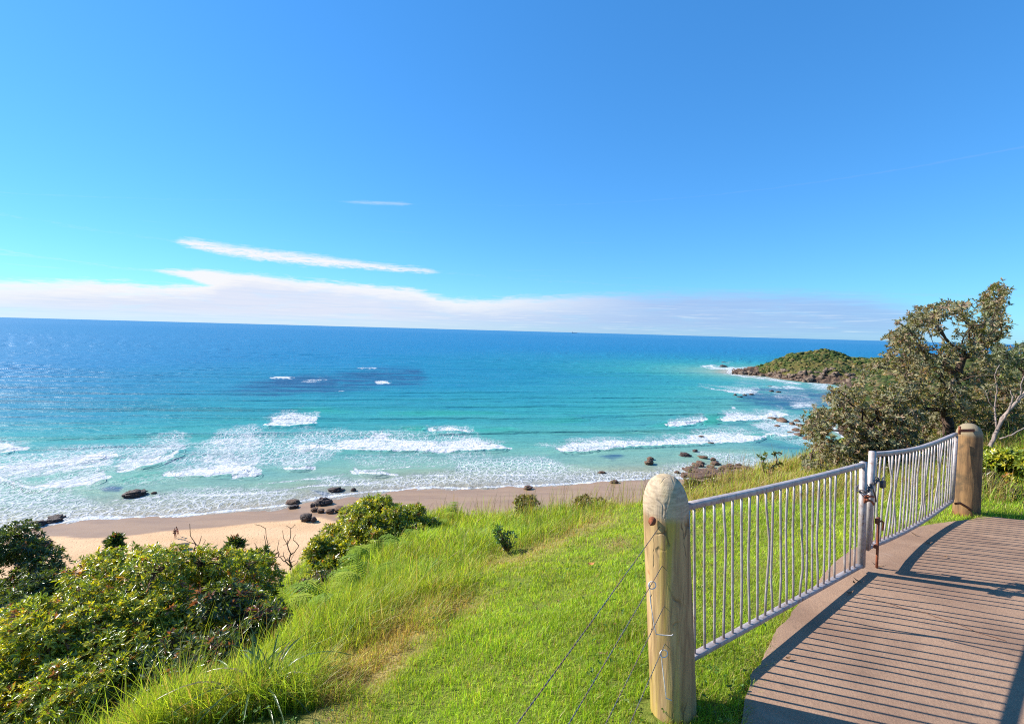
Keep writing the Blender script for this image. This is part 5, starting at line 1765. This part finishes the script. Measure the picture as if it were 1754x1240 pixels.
def limb(pts, r0_, r1_):
    pts = np.array([P(*p_) for p_ in pts])
    n_ = len(pts)
    t_ = np.linspace(0, n_ - 1, n_ * 5)
    cv = np.stack([np.interp(t_, np.arange(n_), pts[:, a]) for a in range(3)], 1)
    cv[1:-1] = (cv[:-2] + cv[1:-1] * 2 + cv[2:]) / 4
    cv += rng.normal(0, 0.006, cv.shape)
    mb.tube(cv, np.linspace(r0_, r1_, len(cv)), 7)


limb([(1668, 832, 9.4), (1682, 812, 9.4), (1694, 785, 9.4), (1699, 760, 9.4), (1708, 735, 9.4), (1720, 712, 9.4), (1740, 690, 9.4), (1760, 668, 9.4), (1800, 640, 9.4)], 0.045, 0.02)
limb([(1712, 728, 9.4), (1730, 700, 9.3), (1735, 680, 9.3), (1730, 668, 9.3)], 0.022, 0.009)
limb([(1740, 690, 9.4), (1750, 672, 9.3), (1749, 655, 9.3), (1756, 640, 9.3)], 0.016, 0.006)
limb([(1712, 752, 9.3), (1732, 745, 9.2), (1760, 730, 9.2), (1790, 722, 9.2)], 0.014, 0.007)
limb([(1708, 735, 9.4), (1704, 700, 9.5), (1708, 670, 9.5), (1704, 640, 9.5), (1712, 625, 9.5)], 0.016, 0.006)
limb([(1706, 700, 9.5), (1694, 690, 9.5), (1688, 668, 9.5)], 0.008, 0.004)
mb.build('branches', M_palebark, bare, smooth=True)

# sapling against the water, right of the front post
c, b = gp(1310, 832, 11.5)
sap = thing('sapling', 'thin sapling with sparse leaf tufts rising from the dry grass', 'sapling', c)
tips = np.array([P(*p_) for p_ in [(1334, 774, 11.5), (1328, 777, 11.5), (1303, 783, 11.5), (1308, 788, 11.4), (1314, 780, 11.5), (1330, 795, 11.5), (1326, 801, 11.4), (1312, 801, 11.6), (1320, 805, 11.5), (1337, 793, 11.5), (1306, 795, 11.4), (1316, 812, 11.5), (1324, 812, 11.4)]])
nodes, par, cntd = grow(np.array([c, P(1316, 815, 11.5)]), tips, 0.3)
V, Q_ = branch_mesh(nodes, par, cntd, 0.008, 0.45, 0.03)
link('stems', mesh_np('stems', V - c, Q_, M_twig), sap)
V, T_, cc = leaf_mesh(np.repeat(tips, 2, 0) + rng.normal(0, 0.03, (26, 3)), rng.normal(0, 0.5, (26, 3)) + [0, 0, 0.8], 9, 0.10, 0.019, (0.4, 1.3), DARKG, DARKG_P)
link('foliage', mesh_np('foliage', V - c, T_, M_leaf, cols=cc), sap)
for (x_, y_, Yd_, rx_, lab, sd_k) in [(1205, 842, 11.4, 0.45, 'low olive scrub clump in dry grass just right of the front post top', 41), (1262, 838, 11.6, 0.42, 'low olive scrub clump in dry grass beside the thin sapling', 42), (1300, 842, 11.3, 0.36, 'yellowish scrub clump at the foot of the thin sapling', 43), (1010, 868, 12.0, 0.34, 'low dark scrub clump on the crest left of the front post', 44), (905, 868, 12.6, 0.40, 'low green scrub clump on the crest amid tall grass', 45)]:
    c, b = gp(x_, y_, Yd_)
    bush('scrub_clump', lab, 'scrub clump', dome_clumps(c, rx_, 0.35, 0.26, 16, 0.10, 0.17, sd_k, -0.6), b, 420, 8, 0.075, 0.011, OLIVE + [(0.34, 0.25, 0.07), (0.14, 0.20, 0.03)], [0.20, 0.16, 0.16, 0.07, 0.09, 0.07, 0.13, 0.12])
# little dark weed on the slope
w0 = hit(870, 946)
weed = thing('weed', 'dark leafy weed standing alone in the mid slope grass', 'weed', w0)
tips = w0 + np.stack([rng.normal(-0.03, 0.07, 40) - np.linspace(0, 0.14, 40), rng.normal(0, 0.05, 40), np.linspace(0.1, 0.42, 40)], 1)
V, Q_ = segs_mesh(np.repeat(w0[None], 40, 0), tips, np.full(40, 0.006), np.full(40, 0.003), 4)
link('stems', mesh_np('stems', V - w0, Q_, M_twig), weed)
V, T_, cc = leaf_mesh(tips, rng.normal(0, 0.6, (40, 3)) + [0, 0, 0.4], 7, 0.075, 0.013, (0.4, 1.5), [(0.05, 0.11, 0.04), (0.08, 0.16, 0.05)], [0.5, 0.5])
link('foliage', mesh_np('foliage', V - w0, T_, M_leaf, cols=cc), weed)


# dry twiggy shrubs against the sand
def dry_twigs(label, x, y, Y, pts):
    c, b = gp(x, y, Y)
    root = thing('dry_shrub', label, 'dry shrub', c)
    tips = np.array([P(px_, py_, Y + rng.normal(0, 0.12)) for px_, py_ in pts])
    # intermediate nodes on the way up
    mids = np.array([c + (t_ - c) * f_ + rng.normal(0, 0.04, 3) for t_ in tips for f_ in (0.35, 0.65)])
    nodes, par, cntd = grow(c[None], np.concatenate([mids, tips]), 0.6)
    V, Q_ = branch_mesh(nodes, par, cntd, 0.0042, 0.4, 0.02)
    link('stems', mesh_np('stems', V - c, Q_, M_twig), root)
    return root


dry_twigs('leafless dry shrub with long bent stems between shrub and grass', 466, 985, 9.0, [(436, 898), (452, 915), (440, 938), (455, 905), (470, 960), (462, 930), (446, 952)])
dry_twigs('leafless bushy twigs beside the rounded shrub against sand', 497, 975, 9.5, [(478, 925), (484, 908), (490, 900), (498, 905), (505, 898), (507, 915), (495, 930), (512, 935), (486, 945), (503, 945), (480, 952), (510, 960), (475, 940)])
dry_twigs('thin bare stalks standing up from the big shrub against sand', 335, 955, 7.6, [(325, 897), (345, 918), (352, 925), (361, 930), (372, 938), (343, 935), (333, 930)])

# strappy plant at the bottom
s0 = hit(446, 1215)
strap = thing('strappy_plant', 'clump of long arching grey green strap leaves at the bottom edge', 'plant', s0)
vs, fs, cs, off = [], [], [], 0
for k in range(46):
    a = rng.uniform(0, 2 * math.pi)
    ln = rng.uniform(0.3, 0.72)
    lean = rng.uniform(0.25, 1.1)
    d = np.array([math.cos(a), math.sin(a), 0])
    t_ = np.linspace(0, 1, 9)
    rad_k = lean * ln * (0.35 * t_ + 0.5 * t_ ** 2.2)
    zz_ = ln * (t_ * 1.0 - lean * 0.75 * t_ ** 2.4)
    cpt = s0 + rng.normal(0, 0.05, 3) * [1, 1, 0.2] + np.outer(rad_k, d) + np.outer(zz_, [0, 0, 1])
    sdv = np.array([-d[1], d[0], 0])
    wdt = 0.009 * (1 - t_ ** 3) + 0.001
    V = np.concatenate([cpt - sdv * wdt[:, None], cpt + [0, 0, -0.004], cpt + sdv * wdt[:, None]])
    i = np.arange(8)
    q_ = np.concatenate([np.stack([i, i + 1, 9 + i + 1, 9 + i], 1), np.stack([9 + i, 9 + i + 1, 18 + i + 1, 18 + i], 1)])
    vs.append(V)
    fs.append(q_ + off)
    off += len(V)
    cs.append(np.tile(np.array([(0.07, 0.12, 0.04), (0.10, 0.15, 0.05), (0.045, 0.085, 0.03), (0.25, 0.2, 0.1)][rng.choice(4, p=[0.4, 0.25, 0.25, 0.1])]), (len(V), 1)))
link('leaves', mesh_np('leaves', np.concatenate(vs) - s0, np.concatenate(fs), M_leaf, cols=np.concatenate(cs)), strap)


# ------------------------------------------------------------------ ferns
def frond(p0, d, ln, lift):
    """one bracken frond: rachis with paired toothed leaflets, a single connected sheet"""
    n_ = 24
    t_ = np.linspace(0, 1, n_)
    ctr = p0 + np.outer(t_ * ln * (0.55 + 0.35 * t_), d) + np.outer(ln * (lift * t_ - 0.62 * lift * t_ ** 2.4), [0, 0, 1])
    sd = np.cross(d, [0, 0, 1.0])
    V = [c for c in ctr] + [c + sd * 0.004 for c in ctr]
    T_ = []
    for k in range(n_ - 1):
        T_ += [(k, k + 1, n_ + k), (k + 1, n_ + k + 1, n_ + k)]
    for k in range(3, n_):
        pl_ = ln * 0.40 * math.sin(math.pi * (0.12 + 0.80 * (1 - t_[k]) ** 0.85)) + 0.015
        for sg in (-1, 1):
            ax = sd * sg * 0.9 + d * 0.42 + rng.normal(0, 0.06, 3)
            ax = ax / np.linalg.norm(ax)
            pr_ = np.cross(ax, [0, 0, 1.0])
            prev = (k, k)
            m_ = 9
            for q_ in range(1, m_ + 1):
                f_ = q_ / m_
                w2 = pl_ * 0.085 * (1 - f_) ** 0.7 * (1.0 if q_ % 2 else 0.2) + 0.0008
                c0 = ctr[k] + ax * pl_ * f_ + np.array([0, 0, -0.30 * pl_ * f_ * f_])
                b0 = len(V)
                V += [c0 - pr_ * w2, c0 + pr_ * w2]
                T_ += [(prev[0], prev[1], b0 + 1), (prev[0], b0 + 1, b0)] if prev[0] != prev[1] else [(k, b0 + 1, b0)]
                prev = (b0, b0 + 1)
    return np.array(V), np.array(T_), ctr


FERN_SPOTS = [(655, 955, 11.5), (690, 940, 12), (612, 985, 9.6), (722, 925, 12.5), (560, 1050, 8.2), (745, 905, 13), (640, 965, 11), (815, 880, 13), (780, 890, 13.2), (625, 1010, 9)]
for k, (x, y, Yd) in enumerate(FERN_SPOTS):
    p0 = hit(x, y)
    lab = 'green bracken fern among the long grass on the slope'
    root = thing('fern', lab, 'fern', p0, 'bracken ferns on the slope')
    for q_ in range(int(rng.integers(5, 8))):
        a = rng.uniform(0, 2 * math.pi)
        d = np.array([math.cos(a), math.sin(a), 0])
        V, T_, ctr = frond(np.array([0, 0, 0.05]), d, rng.uniform(0.34, 0.58), rng.uniform(0.9, 1.5))
        c0 = np.array([(0.27, 0.36, 0.04), (0.34, 0.40, 0.05), (0.21, 0.31, 0.045)][rng.integers(0, 3)])
        link('frond', mesh_np('frond', V, T_, M_fern, cols=np.tile(c0, (len(V), 1)) * rng.uniform(0.8, 1.2, (len(V), 1))), root)


# ------------------------------------------------------------------ grass
def blades(x, y, h, wdt, lean, colr, name, label, seg=2):
    N = len(x)
    z = ground_z(x, y)
    a = rng.uniform(0, 2 * math.pi, N)
    la = rng.uniform(0, 2 * math.pi, N)
    base = np.stack([x, y, z - 0.01], 1)
    sd_ = np.stack([np.cos(a), np.sin(a), np.zeros(N)], 1)
    ld = np.stack([np.cos(la), np.sin(la), np.zeros(N)], 1)
    ld = ld * 0.75 + np.array([0.30, -0.12, 0])
    lv = []
    for f_ in ([0, 0.55, 1.0] if seg == 2 else [0, 0.4, 0.75, 1.0]):
        c = base + ld * (lean * h * f_ ** 1.9)[:, None] + np.outer(h * f_ * (1 - 0.25 * lean * f_), [0, 0, 1])
        if f_ < 1:
            ww = wdt * (1 - 0.45 * f_)
            lv += [c - sd_ * ww[:, None], c + sd_ * ww[:, None]]
        else:
            lv.append(c)
    m_ = len(lv)
    V = np.stack(lv, 1).reshape(-1, 3)
    o_ = np.arange(N)[:, None] * m_
    qs = [o_ + [[2 * k, 2 * k + 1, 2 * k + 3, 2 * k + 2]] for k in range(seg - 1)]
    T_ = o_ + [[2 * seg - 2, 2 * seg - 1, 2 * seg]]
    cols = np.repeat(colr, m_, 0)
    o = link(name, mesh_np(name, V, [np.concatenate(qs), T_], M_grass, cols=cols))
    tag(o, label, 'grass', kind='stuff')
    return o


def bare_of_shrub(x, y):
    ok_ = np.ones(len(x), bool)
    for a_, b_, r_ in FOOT:
        ok_ &= (x - a_) ** 2 + (y - b_) ** 2 > r_ * r_
    return ok_


def tall_zone(x, y):
    """0 on the mown lawn, 1 in the long grass"""
    px, py, zc = project(np.stack([x, y, ground_z(x, y)], 1))
    # boundary running from the bottom of the picture up to the crest
    bxp = np.interp(py, [840, 875, 900, 930, 960, 1000, 1040, 1100, 1170, 1240], [1110, 1050, 1000, 930, 870, 815, 790, 700, 610, 560])
    m = sstep(40, -40, px - bxp)
    m = np.maximum(m, sstep(870, 850, py + 0 * px))
    m = np.maximum(m, poly_mask(px, py, [(1165, 800), (1345, 790), (1400, 840), (1330, 850), (1250, 862), (1172, 882)], 10))
    return m


def sample(n_, az0, az1, y0, y1, p=1.0):
    """ground points, thinning with distance"""
    a = rng.uniform(math.tan(R(az0)), math.tan(R(az1)), n_)
    Y = y0 * (y1 / y0) ** rng.random(n_)
    return a * Y, Y


def off_slab(x, y):
    """mask of points not covered by concrete"""
    e = np.array([p[:2] for p in ring])
    X, Y = x, y
    ins = np.zeros(X.shape, bool)
    n_ = len(e)
    for i in range(n_):
        ax, ay = e[i]
        bx_, by_ = e[(i + 1) % n_]
        if ay != by_:
            ins ^= ((ay > Y) != (by_ > Y)) & (X < (bx_ - ax) * (Y - ay) / (by_ - ay) + ax)
    return ~ins


def grass_cols(x, y, dry, pal, p_, drypal):
    N = len(x)
    pal = np.array(pal)
    c = pal[rng.choice(len(pal), N, p=p_)]
    pn = fbm(x * 1.1, y * 1.1, 121) + fbm(x * 4, y * 4, 122) * 0.6
    c = c * (1 + 0.85 * pn)[:, None]
    yl = np.clip(fbm(x * 0.55, y * 0.55, 123) * 2.2 + 0.35, 0, 1)[:, None] * 0.30
    c = c * (1 - yl) + np.array([0.40, 0.38, 0.04]) * yl
    dm = rng.random(N) < np.clip(dry + 0.09 + 0.25 * np.clip(fbm(x * 2.7, y * 2.7, 161) - 0.08, 0, 1), 0, 1) * 0.9
    dp = np.array(drypal)
    c[dm] = dp[rng.choice(len(dp), dm.sum())]
    return np.clip(c * rng.uniform(0.5, 1.55, (N, 1)), 0, 0.75)


LAWN = [(0.2285, 0.3581, 0.0222), (0.3301, 0.4618, 0.0296), (0.4444, 0.509, 0.0408), (0.1397, 0.2355, 0.0222)]
LAWN_P = [0.34, 0.32, 0.2, 0.14]
DRYP = [(0.42, 0.29, 0.11), (0.34, 0.21, 0.08), (0.5, 0.38, 0.17), (0.26, 0.17, 0.06)]

x, y = sample(560000, -40, 53, 1.25, 17)
g = (x - GX0) * -GTY + (y - GY0) * GTX
tz = tall_zone(x, y)
ok = off_slab(x, y) & (rng.random(len(x)) < (1 - tz) * 1.0) & (np.hypot(x - 0.83, y - 2.58) > 0.11)
ok &= y < np.interp(x, CREST_X, CREST_Y) + 1.0
x, y, g = x[ok], y[ok], g[ok]
dry = patch_dry(x, y, ground_z(x, y))
hn = 1 + 0.9 * fbm(x * 2.2, y * 2.2, 131) + 0.7 * fbm(x * 7, y * 7, 132)
h = rng.uniform(0.028, 0.062, len(x)) * np.clip(hn, 0.4, 1.8) * (1 - 0.45 * dry)
wd = np.clip(0.0011 * (0.6 + y / 3.2), 0.0013, 0.0055) * rng.uniform(0.8, 1.3, len(x))
cg = grass_cols(x, y, dry * 0.9, LAWN, LAWN_P, DRYP)
blades(x, y, h * (1 + 0.05 * y), wd, rng.uniform(0.1, 0.9, len(x)), cg, 'lawn_grass', 'short bright green mown grass between the fence and the long grass')

x, y = sample(350000, -50, 50, 3.0, 17)
tz = tall_zone(x, y)
ok = off_slab(x, y) & bare_of_shrub(x, y) & (rng.random(len(x)) < tz) & (y < np.interp(x, CREST_X, CREST_Y) + 1.6)
x, y = x[ok], y[ok]
tz = tz[ok]
dry = patch_dry(x, y, ground_z(x, y))
px_, py_, _ = project(np.stack([x, y, ground_z(x, y)], 1))
straw = np.maximum(poly_mask(px_, py_, [(1150, 780), (1350, 780), (1400, 850), (1250, 866), (1172, 890)], 14) * 0.62, sstep(890, 860, py_) * 0.42 * sstep(700, 800, px_))
cl_n = np.clip(1 + 1.7 * fbm(x * 1.3, y * 1.3, 141) + 0.8 * fbm(x * 5, y * 5, 142), 0.25, 2.0)
h = rng.uniform(0.14, 0.34, len(x)) * cl_n * (0.35 + 0.65 * tz) * (1 - 0.65 * dry)
h *= np.where(rng.random(len(x)) < 0.04, 1.7, 1.0)
wd = np.clip(0.0016 * (0.5 + y / 5), 0.0016, 0.006) * rng.uniform(0.7, 1.4, len(x))
TALL = [(0.2149, 0.336, 0.0259), (0.3275, 0.4386, 0.0346), (0.4708, 0.4946, 0.0518), (0.133, 0.224, 0.0259), (0.1842, 0.2613, 0.072)]
cg = grass_cols(x, y, np.clip(dry * 0.9 + straw + 0.05, 0, 1), TALL, [0.3, 0.28, 0.2, 0.14, 0.08], DRYP + [(0.48, 0.34, 0.12), (0.38, 0.26, 0.09)])
blades(x, y, h, wd, rng.uniform(0.15, 1.0, len(x)), cg, 'long_grass', 'long yellow green grass on the slope, straw coloured along the crest', seg=3)
# tufts creeping over the edge of the concrete
ei = rng.integers(0, 110, 9000)
e0_ = ring[ei][:, :2] + (ring[ei + 1][:, :2] - ring[ei][:, :2]) * rng.random((9000, 1))
off_ = np.abs(rng.normal(0, 0.045, 9000)) - 0.012
thin = fbm(e0_[:, 0] * 3, e0_[:, 1] * 3, 181) > -0.12
xe, ye = (e0_ + np.stack([-off_ * 0.85, off_ * 0.5], 1))[thin].T
he = rng.uniform(0.04, 0.10, len(xe))
blades(xe, ye, he, np.full(len(xe), 0.0022), rng.uniform(0.3, 1.3, len(xe)), grass_cols(xe, ye, np.full(len(xe), 0.25), LAWN, LAWN_P, DRYP), 'edge_grass', 'ragged grass tufts creeping over the left edge of the concrete path')
# little broad leaved weeds in the turf
xw, yw = sample(2600, -38, 47, 1.6, 13)
okw = off_slab(xw, yw) & (fbm(xw * 0.9, yw * 0.9, 171) > 0.03) & bare_of_shrub(xw, yw) & (yw < np.interp(xw, CREST_X, CREST_Y))
xw, yw = xw[okw], yw[okw]
tpw = np.stack([xw, yw, ground_z(xw, yw) + 0.03 + 0.05 * rng.random(len(xw)) * (1 + 2 * tall_zone(xw, yw))], 1)
V, T_, cc = leaf_mesh(tpw, rng.normal(0, 0.25, (len(xw), 3)) + [0, 0, 1], 5, 0.020, 0.006, (0.7, 1.4), [(0.10, 0.20, 0.03), (0.06, 0.13, 0.025), (0.17, 0.24, 0.05), (0.30, 0.18, 0.07)], [0.4, 0.3, 0.2, 0.1])
tag(link('lawn_weeds', mesh_np('lawn_weeds', V, T_, M_grass, cols=cc)), 'small broad leaved weeds scattered through the turf', 'weeds', kind='stuff')
# sparse seed stalks on the crest
x = rng.uniform(-3, 7, 700)
x = np.where(rng.random(700) < 0.6, np.array([-0.6, 0.4, 1.2, 1.9, 2.6, 3.1, 4.4, 5.2])[rng.integers(0, 8, 700)] + rng.normal(0, 0.22, 700), x)
y = np.interp(x, CREST_X, CREST_Y) + rng.normal(0, 0.8, 700)
h = rng.uniform(0.35, 0.95, 700)
cg = np.array([(0.34, 0.22, 0.09), (0.24, 0.15, 0.06), (0.34, 0.36, 0.06)])[rng.integers(0, 3, 700)]
blades(x, y, h, np.full(700, 0.0035), rng.uniform(0.05, 0.5, 700), cg, 'seed_stalk_grass', 'thin brown seed stalks along the crest against the wet sand', seg=3)

# fallen leaf on the lawn, bits of litter on the concrete
M_dead = leaf_material('dead_leaf', under_f=0.0, trans=0.1, rough=0.8, spec=0.2)


def dead_leaf(p, L, W, yaw, label, c, curl=0.35, name='dead_leaf', group=None):
    n_ = 9
    t_ = np.linspace(0, 1, n_)
    wv_ = W * np.sin(math.pi * t_ ** 0.8) + 0.0008
    xs = (t_ - 0.5) * L
    zs = curl * L * (2 * (t_ - 0.5)) ** 2 + 0.006
    V = np.concatenate([np.stack([xs, -wv_, zs + wv_ * 0.5], 1), np.stack([xs, 0 * wv_, zs], 1), np.stack([xs, wv_, zs + wv_ * 0.5], 1)])
    i = np.arange(n_ - 1)
    q_ = np.concatenate([np.stack([i, i + 1, n_ + i + 1, n_ + i], 1), np.stack([n_ + i, n_ + i + 1, 2 * n_ + i + 1, 2 * n_ + i], 1)])
    o = link(name, mesh_np(name, V, q_, M_dead, cols=np.tile(c, (len(V), 1)), smooth=True), None, [float(a) for a in p])
    o.rotation_euler = (0, 0, yaw)
    return tag(o, label, 'leaf', group)


p = hit(1012, 975)
dead_leaf(p + [0, 0, 0.05], 0.10, 0.034, 0.4, 'orange brown dead leaf lying on the lawn', (0.48, 0.21, 0.07), 0.25)
for k, (x, y, L, yaw) in enumerate([(1505, 972, 0.13, -0.6), (1471, 998, 0.10, -0.9), (1455, 1018, 0.09, 0.2), (1590, 932, 0.09, -0.3), (1567, 917, 0.08, -1.0), (1350, 1130, 0.06, 0.4), (1620, 955, 0.05, 0.3), (1463, 1000, 0.05, 1.2)]):
    dead_leaf(on_slab(x, y) + [0, 0, 0.003], L * 0.8, 0.009, yaw, 'curled brown dead leaf lying on the concrete path', (0.15, 0.085, 0.045), 0.3, group='dead leaves on the concrete')

# ------------------------------------------------------------------ two people on the sand
M_skin, n = mat('tanned_skin')
out(n, pbsdf(n, n.mix(n.noise(objco(n), 8), (0.36, 0.17, 0.10), (0.30, 0.13, 0.08)), 0.55, 0.4))
M_hair, n = mat('dark_hair')
out(n, pbsdf(n, n.mix(n.noise(objco(n), 60), (0.03, 0.018, 0.012), (0.07, 0.04, 0.025)), 0.6))
M_red, n = mat('red_cloth')
out(n, pbsdf(n, n.mix(n.noise(objco(n), 20), (0.36, 0.05, 0.035), (0.26, 0.035, 0.03)), 0.8))
M_navy, n = mat('dark_cloth')
out(n, pbsdf(n, n.mix(n.noise(objco(n), 20), (0.04, 0.03, 0.035), (0.07, 0.05, 0.05)), 0.8))


def skin_mesh(name, verts, edges, radii, m, parent, root=0, sub=2):
    me = bpy.data.meshes.new(name)
    me.from_pydata([tuple(v_) for v_ in verts], edges, [])
    o = link(name, me, parent)
    sk = o.modifiers.new('skin', 'SKIN')
    sk.use_smooth_shade = True
    for i, r_ in enumerate(radii):
        me.skin_vertices[0].data[i].radius = (r_, r_) if not isinstance(r_, tuple) else r_
    me.skin_vertices[0].data[root].use_root = True
    ss_ = o.modifiers.new('subdivision', 'SUBSURF')
    ss_.levels = sub
    ss_.render_levels = sub
    me.materials.append(m)
    return o


def person(label, loc, yaw, lean, stride, armL, armR, shirt, shorts):
    root = thing('person', label, 'person', loc)
    root.rotation_euler = (0, 0, yaw)
    # x = to the person's left, y = back; the figure faces -y
    S = 1.68 / 7.5
    pel, wai, che, nec = (0, 0, 0.90), (0, -0.03 * lean, 1.04), (0, -0.12 * lean, 1.26), (0, -0.20 * lean, 1.42)
    hd0, hd1 = (0, -0.24 * lean, 1.50), (0, -0.29 * lean, 1.60)
    V = [pel, wai, che, nec, hd0, hd1]
    rad_ = [(0.135, 0.10), (0.12, 0.09), (0.15, 0.10), 0.055, 0.07, 0.088]
    E = [(0, 1), (1, 2), (2, 3), (3, 4), (4, 5)]
    V.append((0, hd1[1] + 0.005, 1.665))
    rad_.append(0.06)
    E.append((5, 6))
    V.append((0, hd1[1] - 0.098, 1.575))    # nose
    rad_.append(0.013)
    E.append((5, 7))
    for sg, st, arm in ((1, stride, armL), (-1, -stride, armR)):
        k = len(V)
        V += [(sg * 0.10, 0.0, 0.86), (sg * 0.105, -st * 0.45, 0.48), (sg * 0.10, -st * 0.75 + 0.04 * abs(st), 0.075 + max(0, -st) * 0.12), (sg * 0.105, -st * 0.75 - 0.14, 0.03 + max(0, -st) * 0.03)]
        rad_ += [0.085, 0.055, 0.036, 0.032]
        E += [(0, k), (k, k + 1), (k + 1, k + 2), (k + 2, k + 3)]
        k = len(V)
        ex, ey, ez = arm[0]
        hx, hy, hz = arm[1]
        sh = (sg * 0.185, che[1] - 0.01, 1.36)
        V += [sh, (sg * ex, sh[1] + ey, ez), (sg * hx, sh[1] + hy, hz), (sg * (hx + 0.012), sh[1] + hy * 1.1 - 0.01, hz - 0.075)]
        rad_ += [0.055, 0.040, 0.028, 0.030]
        E += [(2, k), (k, k + 1), (k + 1, k + 2), (k + 2, k + 3)]
        h = len(V) - 1
        hp = np.array(V[h])
        hd_ = hp - np.array(V[h - 1])
        hd_ /= np.linalg.norm(hd_)
        for q_ in range(4):          # fingers
            V.append(tuple(hp + hd_ * (0.075 - 0.008 * abs(q_ - 1.2)) + np.array([0.0, (q_ - 1.5) * 0.018, 0])))
            rad_.append(0.008)
            E.append((h, len(V) - 1))
        V.append(tuple(hp + hd_ * 0.02 + np.array([0, -0.045, 0])))
        rad_.append(0.009)
        E.append((h, len(V) - 1))
    skin_mesh('body', V, E, rad_, M_skin, root)
    # hair: cap on the skull
    hv_ = ICO3[ICO3[:, 2] > -0.35] * 0
    sel = ICO3[:, 2] - ICO3[:, 1] * -0.55 > -0.15
    idm = -np.ones(len(ICO3), int)
    idm[sel] = np.arange(sel.sum())
    fcs = ICO3F[sel[ICO3F].all(1)]
    hv_ = ICO3[sel] * [0.098, 0.112, 0.118] + np.array([0, hd1[1] + 0.012, 1.615])
    link('hair', mesh_np('hair', hv_, idm[fcs], M_hair, smooth=True), root)
    # clothing follows the body
    k1, k2 = V[8], V[9]
    kk = [i for i, v_ in enumerate(V) if abs(v_[2] - 0.86) < 1e-6]
    sv = [pel, (0, -0.015 * lean, 0.98)]
    se = [(0, 1)]
    sr = [(0.155, 0.12), (0.14, 0.11)]
    for i_ in kk:
        hip = np.array(V[i_])
        kn = np.array(V[i_ + 1])
        sv += [tuple(hip), tuple(hip + (kn - hip) * 0.45)]
        n0 = len(sv)
        se += [(0, n0 - 2), (n0 - 2, n0 - 1)]
        sr += [0.098, 0.085]
    skin_mesh('shorts', sv, se, sr, shorts, root)
    if shirt:
        skin_mesh('shirt', [(0, -0.01 * lean, 0.97), wai, che, (0, nec[1] + 0.02, 1.38), (0.19, che[1] - 0.01, 1.355), (-0.19, che[1] - 0.01, 1.355)], [(0, 1), (1, 2), (2, 3), (2, 4), (2, 5)], [(0.14, 0.105), (0.135, 0.10), (0.165, 0.115), 0.075, 0.066, 0.066], shirt, root)
    return root


def on_beach(px, py):
    a = on_plane(px, py, 1.2)
    s_ = float(seg_dist(np.array([a[0]]), np.array([a[1]]), shore[:26])[0])
    z = min(3.0, 0.055 * s_)
    a = on_plane(px, py, z)
    z += float(fbm(np.array([a[0] * 0.12]), np.array([a[1] * 0.12]), 21)[0] * 0.25 + fbm(np.array([a[0] * 0.6]), np.array([a[1] * 0.6]), 22)[0] * 0.06) - 0.02
    return np.array([a[0], a[1], z])


person('person in dark shirt and shorts walking on the dry sand, nearer of two', on_beach(299.5, 921.5), R(20), 0.5, 0.42, ((0.26, -0.08, 1.12), (0.25, -0.26, 0.98)), ((0.25, 0.10, 1.10), (0.26, 0.10, 0.86)), M_navy, M_navy)
person('person in red shorts walking on the dry sand with one arm held out', on_beach(304.5, 918.5), R(-25), 0.9, 0.36, ((0.34, -0.12, 1.22), (0.52, -0.28, 1.24)), ((0.25, 0.08, 1.10), (0.27, 0.04, 0.86)), None, M_red)
